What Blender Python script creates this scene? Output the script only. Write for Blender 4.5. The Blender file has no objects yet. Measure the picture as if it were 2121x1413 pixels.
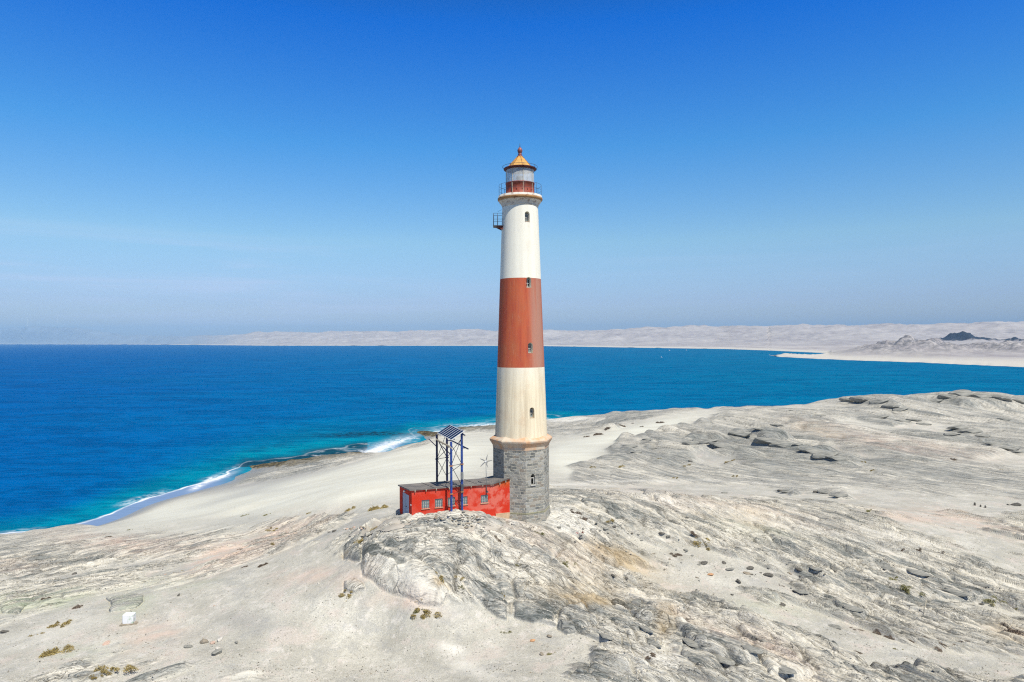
import bpy, bmesh, math, random
import numpy as np
from mathutils import Matrix, Vector
random.seed(7); rng = np.random.default_rng(7)
R = math.radians
scene = bpy.context.scene
col = scene.collection
PI = math.pi

# ------------------------------------------------------------------ camera
FX, CX, CY = 1412.0, 1060.5, 706.5
CAMZ = 31.3
cam = bpy.data.objects.new('camera', bpy.data.cameras.new('camera'))
col.objects.link(cam)
CM = Matrix.Rotation(R(90 - 0.10), 4, 'X') @ Matrix.Rotation(R(-0.25), 4, 'Z')
cam.matrix_world = Matrix.Translation((0, 0, CAMZ)) @ CM
cam.data.sensor_width = 36; cam.data.lens = 36 * FX / 2121
cam.data.clip_start = 0.5; cam.data.clip_end = 60000
scene.camera = cam
CN = np.array(CM.to_3x3())

def ray(px, py):
    d = CN @ np.array([(px - CX) / FX, -(py - CY) / FX, -1.0])
    return d / d[1]
def PY(px, py, Y):
    d = ray(px, py); return np.array([d[0] * Y, Y, CAMZ + d[2] * Y])
def PZ(px, py, z=0.0):
    d = ray(px, py); Y = (z - CAMZ) / d[2]; return np.array([d[0] * Y, Y, z])
def project(x, y, z):
    v = np.stack([x, y, z - CAMZ], -1) @ CN
    return CX + FX * v[..., 0] / -v[..., 2], CY - FX * v[..., 1] / -v[..., 2]

# ------------------------------------------------------------------ numpy noise
_g = np.linspace(0, 2 * PI, 257)[:256]; GC, GS = np.cos(_g), np.sin(_g)
def perlin(x, y, seed=0):
    x = np.asarray(x, float); y = np.asarray(y, float)
    ix = np.floor(x).astype(np.int64); iy = np.floor(y).astype(np.int64)
    fx = x - ix; fy = y - iy
    def g(a, b, dx, dy):
        h = (a * 374761393 + b * 668265263 + seed * 974711) & 0x7fffffff
        h = ((h ^ (h >> 13)) * 1274126177) & 0x7fffffff
        h = (h ^ (h >> 15)) & 255
        return GC[h] * dx + GS[h] * dy
    u = fx * fx * fx * (fx * (fx * 6 - 15) + 10); v = fy * fy * fy * (fy * (fy * 6 - 15) + 10)
    a = g(ix, iy, fx, fy); b = g(ix + 1, iy, fx - 1, fy)
    c = g(ix, iy + 1, fx, fy - 1); d = g(ix + 1, iy + 1, fx - 1, fy - 1)
    return ((a * (1 - u) + b * u) * (1 - v) + (c * (1 - u) + d * u) * v) * 1.5
def fbm(x, y, o=4, seed=0):
    s = 0; a = 1.0
    for i in range(o):
        s = s + a * perlin(x * 2 ** i, y * 2 ** i, seed + i * 17); a *= .5
    return s
def hash1(i, seed=0):
    h = (i.astype(np.int64) * 374761393 + seed * 974711) & 0x7fffffff
    h = ((h ^ (h >> 13)) * 1274126177) & 0x7fffffff
    return ((h ^ (h >> 15)) & 1023) / 1023.0
def worley(u, v, seed=0):
    iu = np.floor(u).astype(np.int64); iv = np.floor(v).astype(np.int64)
    f1 = np.full(u.shape, 9.0); f2 = np.full(u.shape, 9.0); idh = np.zeros(u.shape, np.int64); du = np.zeros(u.shape); dv = np.zeros(u.shape)
    for a in (-1, 0, 1):
        for b in (-1, 0, 1):
            h = ((iu + a) * 374761393 + (iv + b) * 668265263 + seed * 974711) & 0x7fffffff
            h = ((h ^ (h >> 13)) * 1274126177) & 0x7fffffff; h = h ^ (h >> 15)
            x = iu + a + (h & 255) / 255.0 - u; y = iv + b + ((h >> 8) & 255) / 255.0 - v
            d = x * x + y * y; c = d < f1
            f2 = np.where(c, f1, np.minimum(f2, d)); f1 = np.where(c, d, f1); idh = np.where(c, h, idh); du = np.where(c, x, du); dv = np.where(c, y, dv)
    return np.sqrt(f2) - np.sqrt(f1), ((idh >> 12) & 255) / 255.0, ((idh >> 20) & 255) / 255.0, du, dv
def sm(a, b, x):
    t = np.clip((x - a) / (b - a), 0, 1); return t * t * (3 - 2 * t)

# ------------------------------------------------------------------ relief of the headland
CP = [PY(*p) for p in [
 (0,1413,36),(500,1413,34.5),(1060,1413,33),(1600,1413,33.5),(2121,1413,36),
 (0,1300,44),(400,1300,42),(800,1300,40.5),(1060,1300,39.5),(1500,1300,40),(2121,1300,45),
 (0,1250,50),(0,1200,60),(0,1150,73),(0,1122,84),(-250,1122,88),(-250,1250,52),(-250,1413,38),
 (300,1200,56),(300,1140,68),(300,1100,80),(200,1098,84),(100,1112,83),(390,1076,86),(500,1062,86),
 (600,1085,70),(700,1085,65),(640,1110,58),(540,1150,54),(430,1200,49.5),(740,1085,53),(300,1260,45),
 (500,1110,68),(400,1150,62),(853,1082,47),(828,1072,49.2),(800,1090,47.5),(760,1100,48.5),
 (820,1040,64),(750,1050,64),(700,1030,72),(600,1040,80),(500,1050,88),
 (420,1068,92),(550,1030,103),(650,1005,105),(770,965,115),(880,925,130),(1140,925,128),(1200,920,125),(1300,890,140),
 (1400,868,160),(1400,855,170),(500,1012,130),(650,975,150),(760,948,163),(860,925,175),(900,908,190),(1000,896,200),
 (1150,885,195),(1150,871,215),(1250,862,215),(1200,900,165),(1330,858,200),
 (1500,848,180),(1600,843,190),(1700,838,200),(1760,828,195),(1850,826,195),(1920,833,200),(1990,816,205),
 (2060,820,205),(2121,828,205),(2350,832,205),(1300,950,105),(1500,1000,92),(1500,960,105),(1500,900,140),
 (1700,900,135),(1700,1000,90),(1900,900,137),(1900,960,105),(1900,1000,90),(2121,1000,92),(2121,900,138),(2400,950,115),
 (1200,1000,86),(1180,1032,60),(1300,1026,62),(1450,1040,62),(1600,1068,62),(1750,1075,64),
 (1250,1015,78),(1500,1020,80),(1800,1040,76),(2121,1050,74),(1300,1100,53),(1300,1200,46),(1500,1150,51),
 (1500,1250,43.5),(1800,1150,55),(1800,1250,47),(2121,1150,58),(2121,1250,49.5),(2400,1250,50),(2400,1400,38),
 (1078,1080,49.6),(1138,1078,50.5),(1150,1060,53),(1000,1068,48.8),(950,1062,47.8),(900,1078,47.3),
 (950,1100,45.5),(1050,1100,47),(850,1110,45.5),(850,1160,43),(780,1150,44),(760,1200,42.5),(850,1240,41),
 (1000,1180,43.5),(1000,1230,41.5),(1150,1200,43.5),(1150,1290,39.5),(720,1150,47),(640,1180,46.5),(600,1230,43.5)]]
CP += [np.array(p, float) for p in [(1,56,17.4),(-5,55,17.2),(-20,20,12.6),(0,20,12.8),(20,20,12.6),(0,4,9),(-40,8,8),(40,8,8),
      (150,120,10),(150,180,8),(-75,60,7)]]
SHORE = [(-300,1160),(-120,1137),(0,1119),(150,1101),(300,1050),(400,1020),(470,1000),(510,983),(560,972),(640,958),(700,949),(750,946),
         (800,941),(845,934),(880,915),(930,897),(1000,889),(1060,882),(1130,872)]
for (a, b) in SHORE:
    CP.append(PZ(a, b, 0))
    q = PZ(a - 14, b - 16, 0); q[2] = -1.3; CP.append(q)
for (a, b) in [(-200,1060),(100,1040),(300,980),(450,940),(600,915),(750,885),(900,865),(1060,850)]:
    q = PZ(a, b, 0); q[2] = -6; CP.append(q)
for (a, b) in [(780,925),(820,922)]:
    q = PZ(a, b, 0); q[2] = -.35; CP.append(q)
for x, y in [(40,265),(70,270),(100,275),(130,280),(165,285),(200,290)]:
    CP.append(np.array([x, y, -4.])) 
CP = np.array(CP)
def _phi(d2): return d2 * np.log(np.maximum(d2, 1e-9)) * .5
SC = 60.0
C2 = CP[:, :2] / SC
n = len(CP)
d2 = ((C2[:, None] - C2[None]) ** 2).sum(-1)
A = np.zeros((n + 3, n + 3)); A[:n, :n] = _phi(d2) + np.eye(n) * 2e-4
A[:n, n] = 1; A[:n, n + 1:] = C2; A[n, :n] = 1; A[n + 1:, :n] = C2.T
sol = np.linalg.solve(A, np.concatenate([CP[:, 2], np.zeros(3)]))
def base(x, y):
    x = np.asarray(x, float) / SC; y = np.asarray(y, float) / SC
    s = sol[n] + sol[n + 1] * x + sol[n + 2] * y
    for i in range(n):
        dd = (x - C2[i, 0]) ** 2 + (y - C2[i, 1]) ** 2
        s = s + sol[i] * _phi(dd)
    return s
# coarse-to-fine grid: straight rays from the viewpoint's foot give even detail everywhere
def make_axes():
    t = np.concatenate([np.linspace(-1.15, -.80, 90)[:-1], np.linspace(-.80, .80, 1200), np.linspace(.80, 1.15, 90)[1:]])
    q = 1 / np.linspace(1 / 27., 1 / 300., 1280)
    q = np.concatenate([np.linspace(3, 27, 40)[:-1], q, np.linspace(300, 420, 12)[1:]])
    return t, q
TA, QA = make_axes()
# base relief evaluated on a coarser lattice then interpolated
tb = np.linspace(-1.16, 1.16, 260); qb = 1 / np.linspace(1 / 2.9, 1 / 430., 700)
qb = np.unique(np.concatenate([np.linspace(2.9, 40, 60), np.linspace(40, 430, 330)]))
TB, QB = np.meshgrid(tb, qb)
BB = base(TB * QB, QB)
def lookup(F, ta, qa, x, y):
    x = np.asarray(x, float); y = np.maximum(np.asarray(y, float), qa[0] + 1e-3)
    t = np.clip(x / y, ta[0], ta[-1] - 1e-6); yy = np.clip(y, qa[0], qa[-1] - 1e-4)
    i = np.clip(np.searchsorted(qa, yy) - 1, 0, len(qa) - 2); j = np.clip(np.searchsorted(ta, t) - 1, 0, len(ta) - 2)
    a = (yy - qa[i]) / (qa[i + 1] - qa[i]); b = (t - ta[j]) / (ta[j + 1] - ta[j])
    return (F[i, j] * (1 - b) + F[i, j + 1] * b) * (1 - a) + (F[i + 1, j] * (1 - b) + F[i + 1, j + 1] * b) * a
def baseH(x, y): return lookup(BB, tb, qb, x, y)
def at(px, py, H=baseH):
    d = ray(px, py); ys = np.concatenate([np.arange(24, 120, .25), np.arange(120, 330, .5)])
    g = CAMZ + d[2] * ys - H(d[0] * ys, ys)
    k = np.argmax(g < 0)
    if not (g < 0).any(): return PZ(px, py, 0)
    a, b = ys[max(k - 1, 0)], ys[k]
    for _ in range(14):
        m = (a + b) / 2
        if CAMZ + d[2] * m - H(d[0] * m, m) < 0: b = m
        else: a = m
    return np.array([d[0] * b, b, CAMZ + d[2] * b])

T, Q = np.meshgrid(TA, QA)
X = T * Q; Y = Q
B0 = baseH(X, Y)
PXX, PYY = project(X, Y, B0)
# direction of the rock strata: an arch that dips left of the tower and right of it
wx = perlin(X / 16, Y / 16, 1); wy = perlin(X / 5, Y / 5, 2); wz = perlin(X / 1.4, Y / 1.4, 3)
U = Y + .12 * X + .87 * 12 * np.log(np.cosh((X + 3) / 12)) + 2.2 * wx + .55 * wy + .07 * wz
dome = at(850, 1160)
dg = np.exp(-(((X - dome[0]) / 6) ** 2 + ((Y - dome[1]) / 5) ** 2))
U = U + dg * (.5 * perlin(X / 3.2, Y / 3.2, 4) + .22 * perlin(X / 1.0, Y / 1.0, 5))
V = X * 1.25

def ell(px, py, rx, ry, rot=0, p=1.0):
    c, s = math.cos(R(rot)), math.sin(R(rot))
    dx = PXX - px; dy = PYY - py
    a = (dx * c + dy * s) / rx; b = (-dx * s + dy * c) / ry
    return np.exp(-(a * a + b * b) ** 1.3 * .8)
F = np.where(PXX > 1140, .60, .47) * 1.0
F = .46 + .15 * sm(1060, 1230, PXX)
for e in [(960,1150,250,62,6,.55),(1120,1255,165,38,16,.5),(1590,1350,240,62,24,.5),(1330,1385,80,22,10,.3),(110,1150,190,42,0,.28),(330,1120,190,28,0,.18),
          (560,1130,120,16,-24,.3),(330,1225,190,24,-6,.22),(60,1235,80,28,0,.3),(620,960,170,15,-9,.7),(590,983,150,10,-13,1.2),(640,1066,170,9,0,.3),(860,915,60,18,-30,.5),(960,905,110,20,-8,.5),(1550,920,150,26,12,.45),
          (1900,905,260,40,9,.2),(410,1310,90,22,-8,.2),(640,1085,170,16,0,.25),(1700,975,420,24,2,.22),(1330,1060,150,24,8,.35),(1235,968,60,16,0,.7),(1345,935,75,22,20,.65),(1300,1000,160,10,0,.25),
          (1900,1230,160,30,18,.3),(1650,1180,220,26,16,.25),(1850,835,90,10,5,.5),(2050,830,80,12,3,.6),(1700,1020,60,14,10,.3),(1180,880,90,16,0,.35),(1960,1395,90,14,4,.25),(550,1395,110,18,10,.2),(250,1345,90,18,0,.12),(620,1180,60,14,-20,.15)]:
    F = F + e[5] * ell(*e[:5])
for e in [(740,1320,370,95,4,.65),(560,1215,200,50,-20,.45),(90,1315,260,38,-16,.45),(640,1018,260,34,-12,.9),(870,965,170,48,-16,.95),(430,1035,180,22,-16,.9),
          (1190,945,60,34,-10,.7),(1320,893,130,13,-14,.8),(1400,1016,330,13,2,.4),(1530,1172,150,24,14,.5),(1420,1205,130,34,8,.42),(1700,1300,200,28,14,.55),
          (2000,1385,220,26,6,.5),(2010,1110,200,26,20,.35),(1990,1046,230,13,3,.5),(1870,885,150,9,4,.6),(1560,900,160,9,12,.3),(985,1098,75,12,4,.4),(760,1085,80,22,-14,.5),
          (1080,1330,150,40,0,.4),(1100,1225,80,12,0,.3),(1970,1250,90,14,10,.35),(1250,1150,90,22,20,.2),(1480,960,80,12,4,.35),(700,1055,170,14,-3,.6),(1660,842,110,6,0,.25),(2080,960,90,14,0,.4)]:
    F = F - e[5] * ell(*e[:5])
nf_ = 1 - sm(60, 95, Y)
nz = .55 * perlin(U / 2.6, V / 9, 11) * (.4 + .6 * nf_) + .35 * nf_ * perlin(U / .9, V / 4, 12) + .25 * perlin(X / 5, Y / 5, 13) + .22 * nf_ * perlin(U / .3, V / 1.6, 14) + (1 - nf_) * .5 * perlin(U / 6.5, V / 16, 15)
rock = sm(.44, .60, F + .42 * nz)
inland = sm(1.2, 3.0, B0)
rocky_shore = ell(620, 962, 190, 24, -8) + ell(880, 912, 90, 30, -20) + ell(1000, 892, 120, 20)
rock = rock * np.clip(inland + rocky_shore * 1.4 + ell(590, 985, 130, 14, -12) + sm(1060, 1160, PXX), 0, 1)
soft = np.clip(ell(640,1018,260,34,-12) + ell(870,965,170,48,-16) + ell(1190,945,60,34,-10) + ell(1320,893,130,13,-14) + ell(430,1035,180,22,-16) - 1.2 * ell(590, 983, 170, 10, -13), 0, 1)

def ledge(lam, seed, sharp=.10):
    sharp = np.clip(4.0 * Y * Y * 2.7e-5 / lam, sharp, .6)
    f = U / lam + .8 * perlin(V / (5 * lam), U / (3 * lam), seed)
    k = np.floor(f); s = f - k
    pr = np.where(s < sharp, s / sharp, (1 - s) / (1 - sharp))
    am = hash1(k, seed) * np.clip(.35 + 1.1 * perlin(V / (4 * lam) + hash1(k, seed + 3) * 40, k * .37, seed + 1), 0, 1.4)
    return pr * am
far = sm(75, 120, Y)
rough = np.clip(.42 + .25 * sm(1150, 1300, PXX) + .9 * ell(1600, 1330, 300, 80, 20) + .7 * ell(900, 1150, 300, 80, 5) + .6 * ell(1600, 925, 350, 50, 8) + .5 * ell(1700, 1190, 400, 60, 12) + .5 * ell(60,1130,200,60), 0, 1.25)
D = .10 * perlin(X / 9, Y / 9, 21) + .03 * nf_ * perlin(X / 2.5, Y / 2.5, 22)
D = D * (1 - .6 * soft)
Rk = rock * rough
D = D + Rk * (1.0 * (.55 * ledge(3.1, 31) + .50 * (1 - far) * ledge(1.1, 32, .06)) + far * 1.5 * ledge(6.5, 34) + (1 - sm(55, 85, Y)) * (.17 * ledge(.38, 33) + .035 * fbm(X / .35, Y / .35, 3, 42)) + (1 - far) * .12 * fbm(X / 2.2, Y / 2.2, 3, 41) + far * .45 * fbm(V / 16, U / 6.0, 2, 43))
D = D + rock * .10
nr_ = 1 - sm(60, 90, Y)
e1_, i1, j1, du1, dv1 = worley(U / 1.25 + .25 * wz, V / 4.2, 301)
e2_, i2, j2, du2, dv2 = worley(U / .42, V / 1.3 + .3 * wy, 302)
e3_, i3, j3, du3, dv3 = worley(U / 6.0, V / 15.0, 303)
k1 = np.clip(1 - e1_ / .085, 0, 1); k2 = np.clip(1 - e2_ / .10, 0, 1) * (i1 > .35); k3 = np.clip(1 - e3_ / .07, 0, 1)
D = D + rock * nr_ * (.45 + .7 * rough) * (sm(0, .16, e1_) * (.26 * i1 + .30 * (j1 - .5) * du1) + sm(0, .25, e2_) * (.08 * i2 + .10 * (j2 - .5) * du2) - .10 * k1 - .03 * k2)
D = D + rock * far * rough * sm(0, .30, e3_) * (1.0 * i3 + 1.0 * (j3 - .5) * du3)
e4_, i4, j4, du4, dv4 = worley(U / 2.6 + .3 * wy, V / 7.0, 304)
D = D + rock * far * (.4 + rough) * (sm(0, .35, e4_) * (.42 * i4 + .4 * (j4 - .5) * du4))
crest = ell(1850, 832, 420, 9, 0) * far
D = D + crest * (.9 * np.abs(perlin(X / 7, Y / 14, 305)) + .5 * perlin(X / 2.2, Y / 8, 306))
btone = rock * (nr_ * (.34 * (j1 - .5) + .22 * (j2 - .5)) + far * (.3 * (j3 - .5) + .28 * (j4 - .5)))
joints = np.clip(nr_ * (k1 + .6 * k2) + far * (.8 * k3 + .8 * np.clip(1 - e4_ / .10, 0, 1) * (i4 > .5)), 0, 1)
# cracks across the strata
cr = np.abs(perlin(X / 2.3 + 3 * wy, Y / 2.3, 51)); cr2 = np.abs(perlin(X / 5 + 9, Y / 5 + 2 * wy, 52))
crack = np.clip(1 - cr / .022, 0, 1) * (perlin(X / 6, Y / 6, 53) > .12) + np.clip(1 - cr2 / .010, 0, 1)
D = D - rock * (1 - far) * .16 * np.clip(crack, 0, 1)
sandmask = 1 - rock
D = D + sandmask * (1 - soft) * (.012 * perlin(X / .5, Y / .5, 61) + .006 * perlin(X / .18, Y / .18, 62))

# big slabs and ledges that stand proud of the slope: (outline, height, edge width, tone)
SL = [
 ([(752,1140),(760,1128),(800,1138),(850,1158),(900,1190),(932,1222),(915,1247),(870,1247),(830,1232),(790,1212),(762,1190),(754,1165)],.95,.55,.25),
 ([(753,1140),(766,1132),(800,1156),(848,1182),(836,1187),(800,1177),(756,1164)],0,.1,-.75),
 ([(707,1147),(722,1126),(745,1118),(751,1138),(752,1160),(735,1164),(712,1162)],.5,.4,-.35),
 ([(762,1127),(790,1106),(850,1093),(925,1100),(962,1120),(955,1160),(935,1205),(900,1188),(850,1156),(800,1136)],.35,1.0,-.12),
 ([(950,1133),(975,1122),(1000,1140),(1003,1160),(999,1174),(975,1177),(955,1165)],.6,.35,-.2),
 ([(1005,1141),(1060,1120),(1085,1126),(1092,1150),(1055,1156),(1020,1152)],.4,.3,-.1),
 ([(960,1216),(1000,1211),(1040,1227),(1052,1250),(1045,1281),(1010,1268),(982,1248)],.38,.25,-.55),
 ([(1062,1250),(1100,1238),(1130,1255),(1142,1292),(1100,1296),(1060,1276)],.36,.25,-.55),
 ([(1147,1277),(1165,1262),(1210,1262),(1240,1280),(1235,1302),(1180,1311),(1155,1302)],.5,.3,-.1),
 ([(1390,1286),(1412,1288),(1470,1322),(1560,1362),(1582,1394),(1540,1396),(1480,1374),(1430,1346),(1400,1326)],.95,.45,-.05),
 ([(1432,1288),(1500,1306),(1600,1352),(1700,1414),(1600,1416),(1562,1362),(1480,1322)],.65,.4,.35),
 ([(1425,1346),(1480,1376),(1502,1402),(1452,1397),(1420,1368)],.35,.25,-.3),
 ([(1270,1290),(1330,1298),(1350,1310),(1320,1318),(1280,1306)],.3,.2,-.4),
 ([(1330,1325),(1362,1330),(1364,1342),(1335,1340)],.3,.2,-.5),
 ([(1905,1204),(1960,1205),(2040,1232),(2056,1246),(1990,1250),(1940,1238)],.32,.5,-.55),
 ([(1885,1165),(1960,1172),(2000,1184),(1960,1186),(1900,1180)],.5,.3,.2),
 ([(1690,1240),(1740,1240),(1800,1275),(1790,1290),(1740,1272)],.5,.3,-.1),
 ([(1415,919),(1450,911),(1500,904),(1560,905),(1560,925),(1480,926)],2.2,1.0,-.25),
 ([(1500,895),(1540,892),(1600,906),(1642,926),(1600,931),(1540,917)],2.8,.9,-.45),
 ([(1664,933),(1700,936),(1752,946),(1705,951),(1672,946)],2.0,.8,-.5),
 ([(1750,834),(1800,828),(1850,836),(1880,852),(1850,850),(1790,842)],2.6,.9,-.25),
 ([(1925,834),(1970,820),(2060,822),(2140,830),(2140,842),(1990,846)],2.8,1.0,-.2),
 ([(1612,1015),(1650,1010),(1662,1022),(1625,1026)],.8,.5,-.3),
 ([(1682,1019),(1720,1012),(1770,1034),(1730,1032)],1.0,.6,.1),
 ([(1345,1032),(1392,1028),(1402,1044),(1360,1046)],.55,.4,.5),
 ([(1310,1015),(1360,1013),(1400,1026),(1340,1034)],.5,.5,.1),
 ([(716,1200),(735,1190),(755,1200),(765,1226),(735,1233),(718,1220)],.4,.3,.1),
 ([(220,1240),(262,1228),(300,1232),(285,1258),(235,1266)],.28,.35,.0),
 ([(2,1238),(40,1234),(70,1250),(40,1272),(5,1270)],.3,.35,.1),
 ([(870,1085),(920,1080),(950,1090),(900,1098),(870,1094)],.35,.3,-.2),
 ([(885,1078),(925,1064),(960,1058),(1000,1062),(1012,1074),(960,1076),(920,1080)],.40,.35,.1),
 ([(1770,870),(1800,864),(1880,880),(1850,886)],1.2,.8,-.4),
 ([(1960,890),(2010,886),(2050,902),(2000,906)],1.2,.8,-.4),
 ([(2030,918),(2090,925),(2130,940),(2060,936)],1.0,.8,-.5),
 ([(1310,903),(1330,900),(1362,925),(1350,940),(1322,925)],1.0,.8,-.2),
 ([(1278,925),(1300,922),(1325,945),(1300,950)],.8,.7,-.2),
]
tone = np.zeros_like(X)
nearw = 1 - sm(55, 80, Y)
Xs = X + nearw * (.40 * perlin(X / 2.6, Y / 2.6, 71) + .05 * perlin(X / .5, Y / .5, 72)) + (1 - nearw) * 1.0 * perlin(X / 9, Y / 6, 74)
Ys = Y + nearw * .40 * perlin(X / 2.6 + 50, Y / 2.6, 73) + (1 - nearw) * 1.3 * perlin(X / 10 + 50, Y / 5, 75)
for poly, H, w, tn in SL:
    P = np.array([at(a, b)[:2] for a, b in poly])
    m = (X > P[:, 0].min() - 1) & (X < P[:, 0].max() + 1) & (Y > P[:, 1].min() - 1) & (Y < P[:, 1].max() + 1)
    if not m.any(): continue
    x = Xs[m]; y = Ys[m]
    ins = np.zeros(x.shape, bool); dm = np.full(x.shape, 1e9)
    for i in range(len(P)):
        (ax, ay), (bx, by) = P[i], P[(i + 1) % len(P)]
        c = ((ay > y) != (by > y)) & (x < (bx - ax) * (y - ay) / (by - ay + 1e-12) + ax)
        ins ^= c
        L = (bx - ax) ** 2 + (by - ay) ** 2
        tt = np.clip(((x - ax) * (bx - ax) + (y - ay) * (by - ay)) / L, 0, 1)
        dm = np.minimum(dm, np.hypot(x - ax - tt * (bx - ax), y - ay - tt * (by - ay)))
    k = np.where(ins, dm, 0)
    if P[:, 1].mean() > 75: w = w * 2.2
    e = np.clip(k / w, 0, 1)
    prof = (1 - (1 - e) ** 2.6)
    pj = P @ np.array([.55, .83]); sj = (x * .55 + y * .83 - pj.min()) / (pj.max() - pj.min())
    fd = 1 - sm(.25, 1.0, sj); farslab = pj.mean() > 75 * .83
    H = H * (.6 if farslab else .62); tn = tn * .75
    D[m] = D[m] * (1 - .25 * (e > 0)) + H * prof * (.12 + .88 * fd) - .10 * np.clip(1 - dm / .12, 0, 1) * (~ins) * (H > 0)
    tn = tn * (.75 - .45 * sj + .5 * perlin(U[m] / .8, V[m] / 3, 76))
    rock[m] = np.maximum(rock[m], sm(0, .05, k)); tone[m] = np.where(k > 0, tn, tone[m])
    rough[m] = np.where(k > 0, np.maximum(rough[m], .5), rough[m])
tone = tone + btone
# level the ground a little under the buildings
shed_flat = np.exp(-(((X + 3.6) / 4.2) ** 4 + ((Y - 50.2) / 1.9) ** 4))
tow_flat = np.exp(-(((X - .7) / 2.6) ** 4 + ((Y - 51.5) / 2.6) ** 4))
D = D * (1 - .8 * np.clip(shed_flat + tow_flat, 0, 1))
D = np.where(B0 < .8, D * np.clip(.15 + rocky_shore + .3 * sm(0, .8, B0), 0, 1), D)
# low reef of weed-covered rock along the water
reef = np.zeros_like(X)
for (a, b, rx, ry, rot, hh) in [(500,973,26,3.2,-4,1.0),(560,969,45,3.8,-6,1.1),(640,961,55,4,-9,1.3),(720,950,45,3,-9,1.1),(872,903,34,5,2,1.6),(960,893,30,3.5,-4,1.3),(1010,889,26,3,0,1.2),(1060,884,30,3,0,1.2)]:
    reef = reef + hh * ell(a, b, rx, ry, rot) * (.55 + .7 * np.abs(perlin(X / 2.2, Y / 4, 81)) + .3 * perlin(X / .8, Y / 1.5, 82))
D = D + reef
rock = np.maximum(rock, sm(.15, .4, reef))
Ds = D.copy(); Rs_ = rock.copy()
for it in range(7):
    Ds[:, 1:-1] = (Ds[:, :-2] + 2 * Ds[:, 1:-1] + Ds[:, 2:]) / 4
    Rs_[:, 1:-1] = (Rs_[:, :-2] + 2 * Rs_[:, 1:-1] + Rs_[:, 2:]) / 4
    if it < 4: Ds[1:-1] = (Ds[:-2] + 2 * Ds[1:-1] + Ds[2:]) / 4
wf_ = sm(62, 85, Y); D = D * (1 - wf_) + Ds * wf_; rock = rock * (1 - wf_) + Rs_ * wf_
Z = B0 + D
def HT(x, y): return lookup(Z, TA, QA, x, y)
def atz(px, py): return at(px, py, HT)

wet = (1 - sm(.15, 1.3, B0)) * (1 - sm(.1, .5, reef))
weed = sm(.12, .5, reef) * (1 - .5 * sm(1.2, 2.2, Z))
dune = soft
def patch(lst):
    s = np.zeros_like(X)
    for e in lst: s = s + e[5] * ell(*e[:5])
    return s
pn = .6 + .8 * perlin(U / 1.5, V / 4, 91) + .4 * perlin(X / .7, Y / .7, 92)
pink = patch([(560,1120,120,22,-22,1.),(440,1160,60,18,-30,1.),(200,1125,120,20,10,.6),(330,1130,140,16,0,.5),(310,1320,70,26,-10,1.2),(700,1195,90,18,0,.5),(830,1235,80,20,20,.8),
              (1150,1140,120,40,20,.4),(1010,1100,60,10,0,.5),(1500,1060,200,22,10,.7),(1880,1072,60,10,10,1.2),(2000,1080,110,14,15,.8),(1470,1320,90,16,25,.9),(1620,1370,90,20,28,.8),
              (1750,905,120,16,12,.4),(1900,935,160,16,5,.5),(640,1190,70,14,-10,.5),(780,1245,60,12,0,.5),(30,1180,60,12,0,.5),(380,1360,60,8,0,.3)]) * np.clip(pn, 0, 1)
green = patch([(30,1250,50,20,-8,1.),(130,1245,60,14,-10,.9),(270,1250,50,22,-20,.9),(190,1350,60,14,-10,.9),(380,1210,80,14,0,.4),(1550,1090,120,26,15,.35),(1600,1265,80,16,10,.4)]) * np.clip(pn, 0, 1)
ochre = patch([(1220,1255,60,10,5,1.3),(1290,1165,60,12,18,.9),(1380,1300,22,26,20,1.2),(1180,1235,90,22,0,.5),(1560,1080,40,14,20,.6),(1280,1180,120,50,20,.35),(2090,1320,50,22,10,.5),
               (910,1222,16,8,0,1.2),(712,1152,10,6,0,.8),(1700,900,60,10,15,.4)]) * np.clip(pn + .2, 0, 1)
white = patch([(1165,1075,55,22,20,1.3),(1190,1105,40,14,10,1.0),(1062,1085,10,5,30,1.3),(850,1215,70,22,28,.6),(60,1320,220,16,-18,.35),(1240,1002,240,2.2,-1,.6),(1600,1006,160,2,3,.3),
               (940,1345,30,10,20,.9),(970,1380,60,14,25,.6),(1180,873,60,5,0,1.2),(1340,1385,60,24,0,.9),(1400,1045,130,14,8,.5),(1700,1110,250,12,12,.5),(1890,1125,120,9,14,.7)]) * np.clip(pn + .35, 0, 1)
dark = patch([(560,985,170,9,-13,.9),(480,1030,90,6,-16,.5),(560,1018,60,5,-10,.4),(1600,950,300,14,3,.7),(1850,985,300,16,2,.6),(1400,990,200,10,0,.3),(200,1185,200,18,-4,.35),(520,1290,70,22,8,.45),(640,1080,200,12,0,.35),(90,1150,120,24,0,.4),
              (560,1000,150,9,-12,.45),(900,1130,180,35,6,.35),(1700,1210,130,22,10,.35),(1200,1080,60,20,0,.1)])

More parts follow.
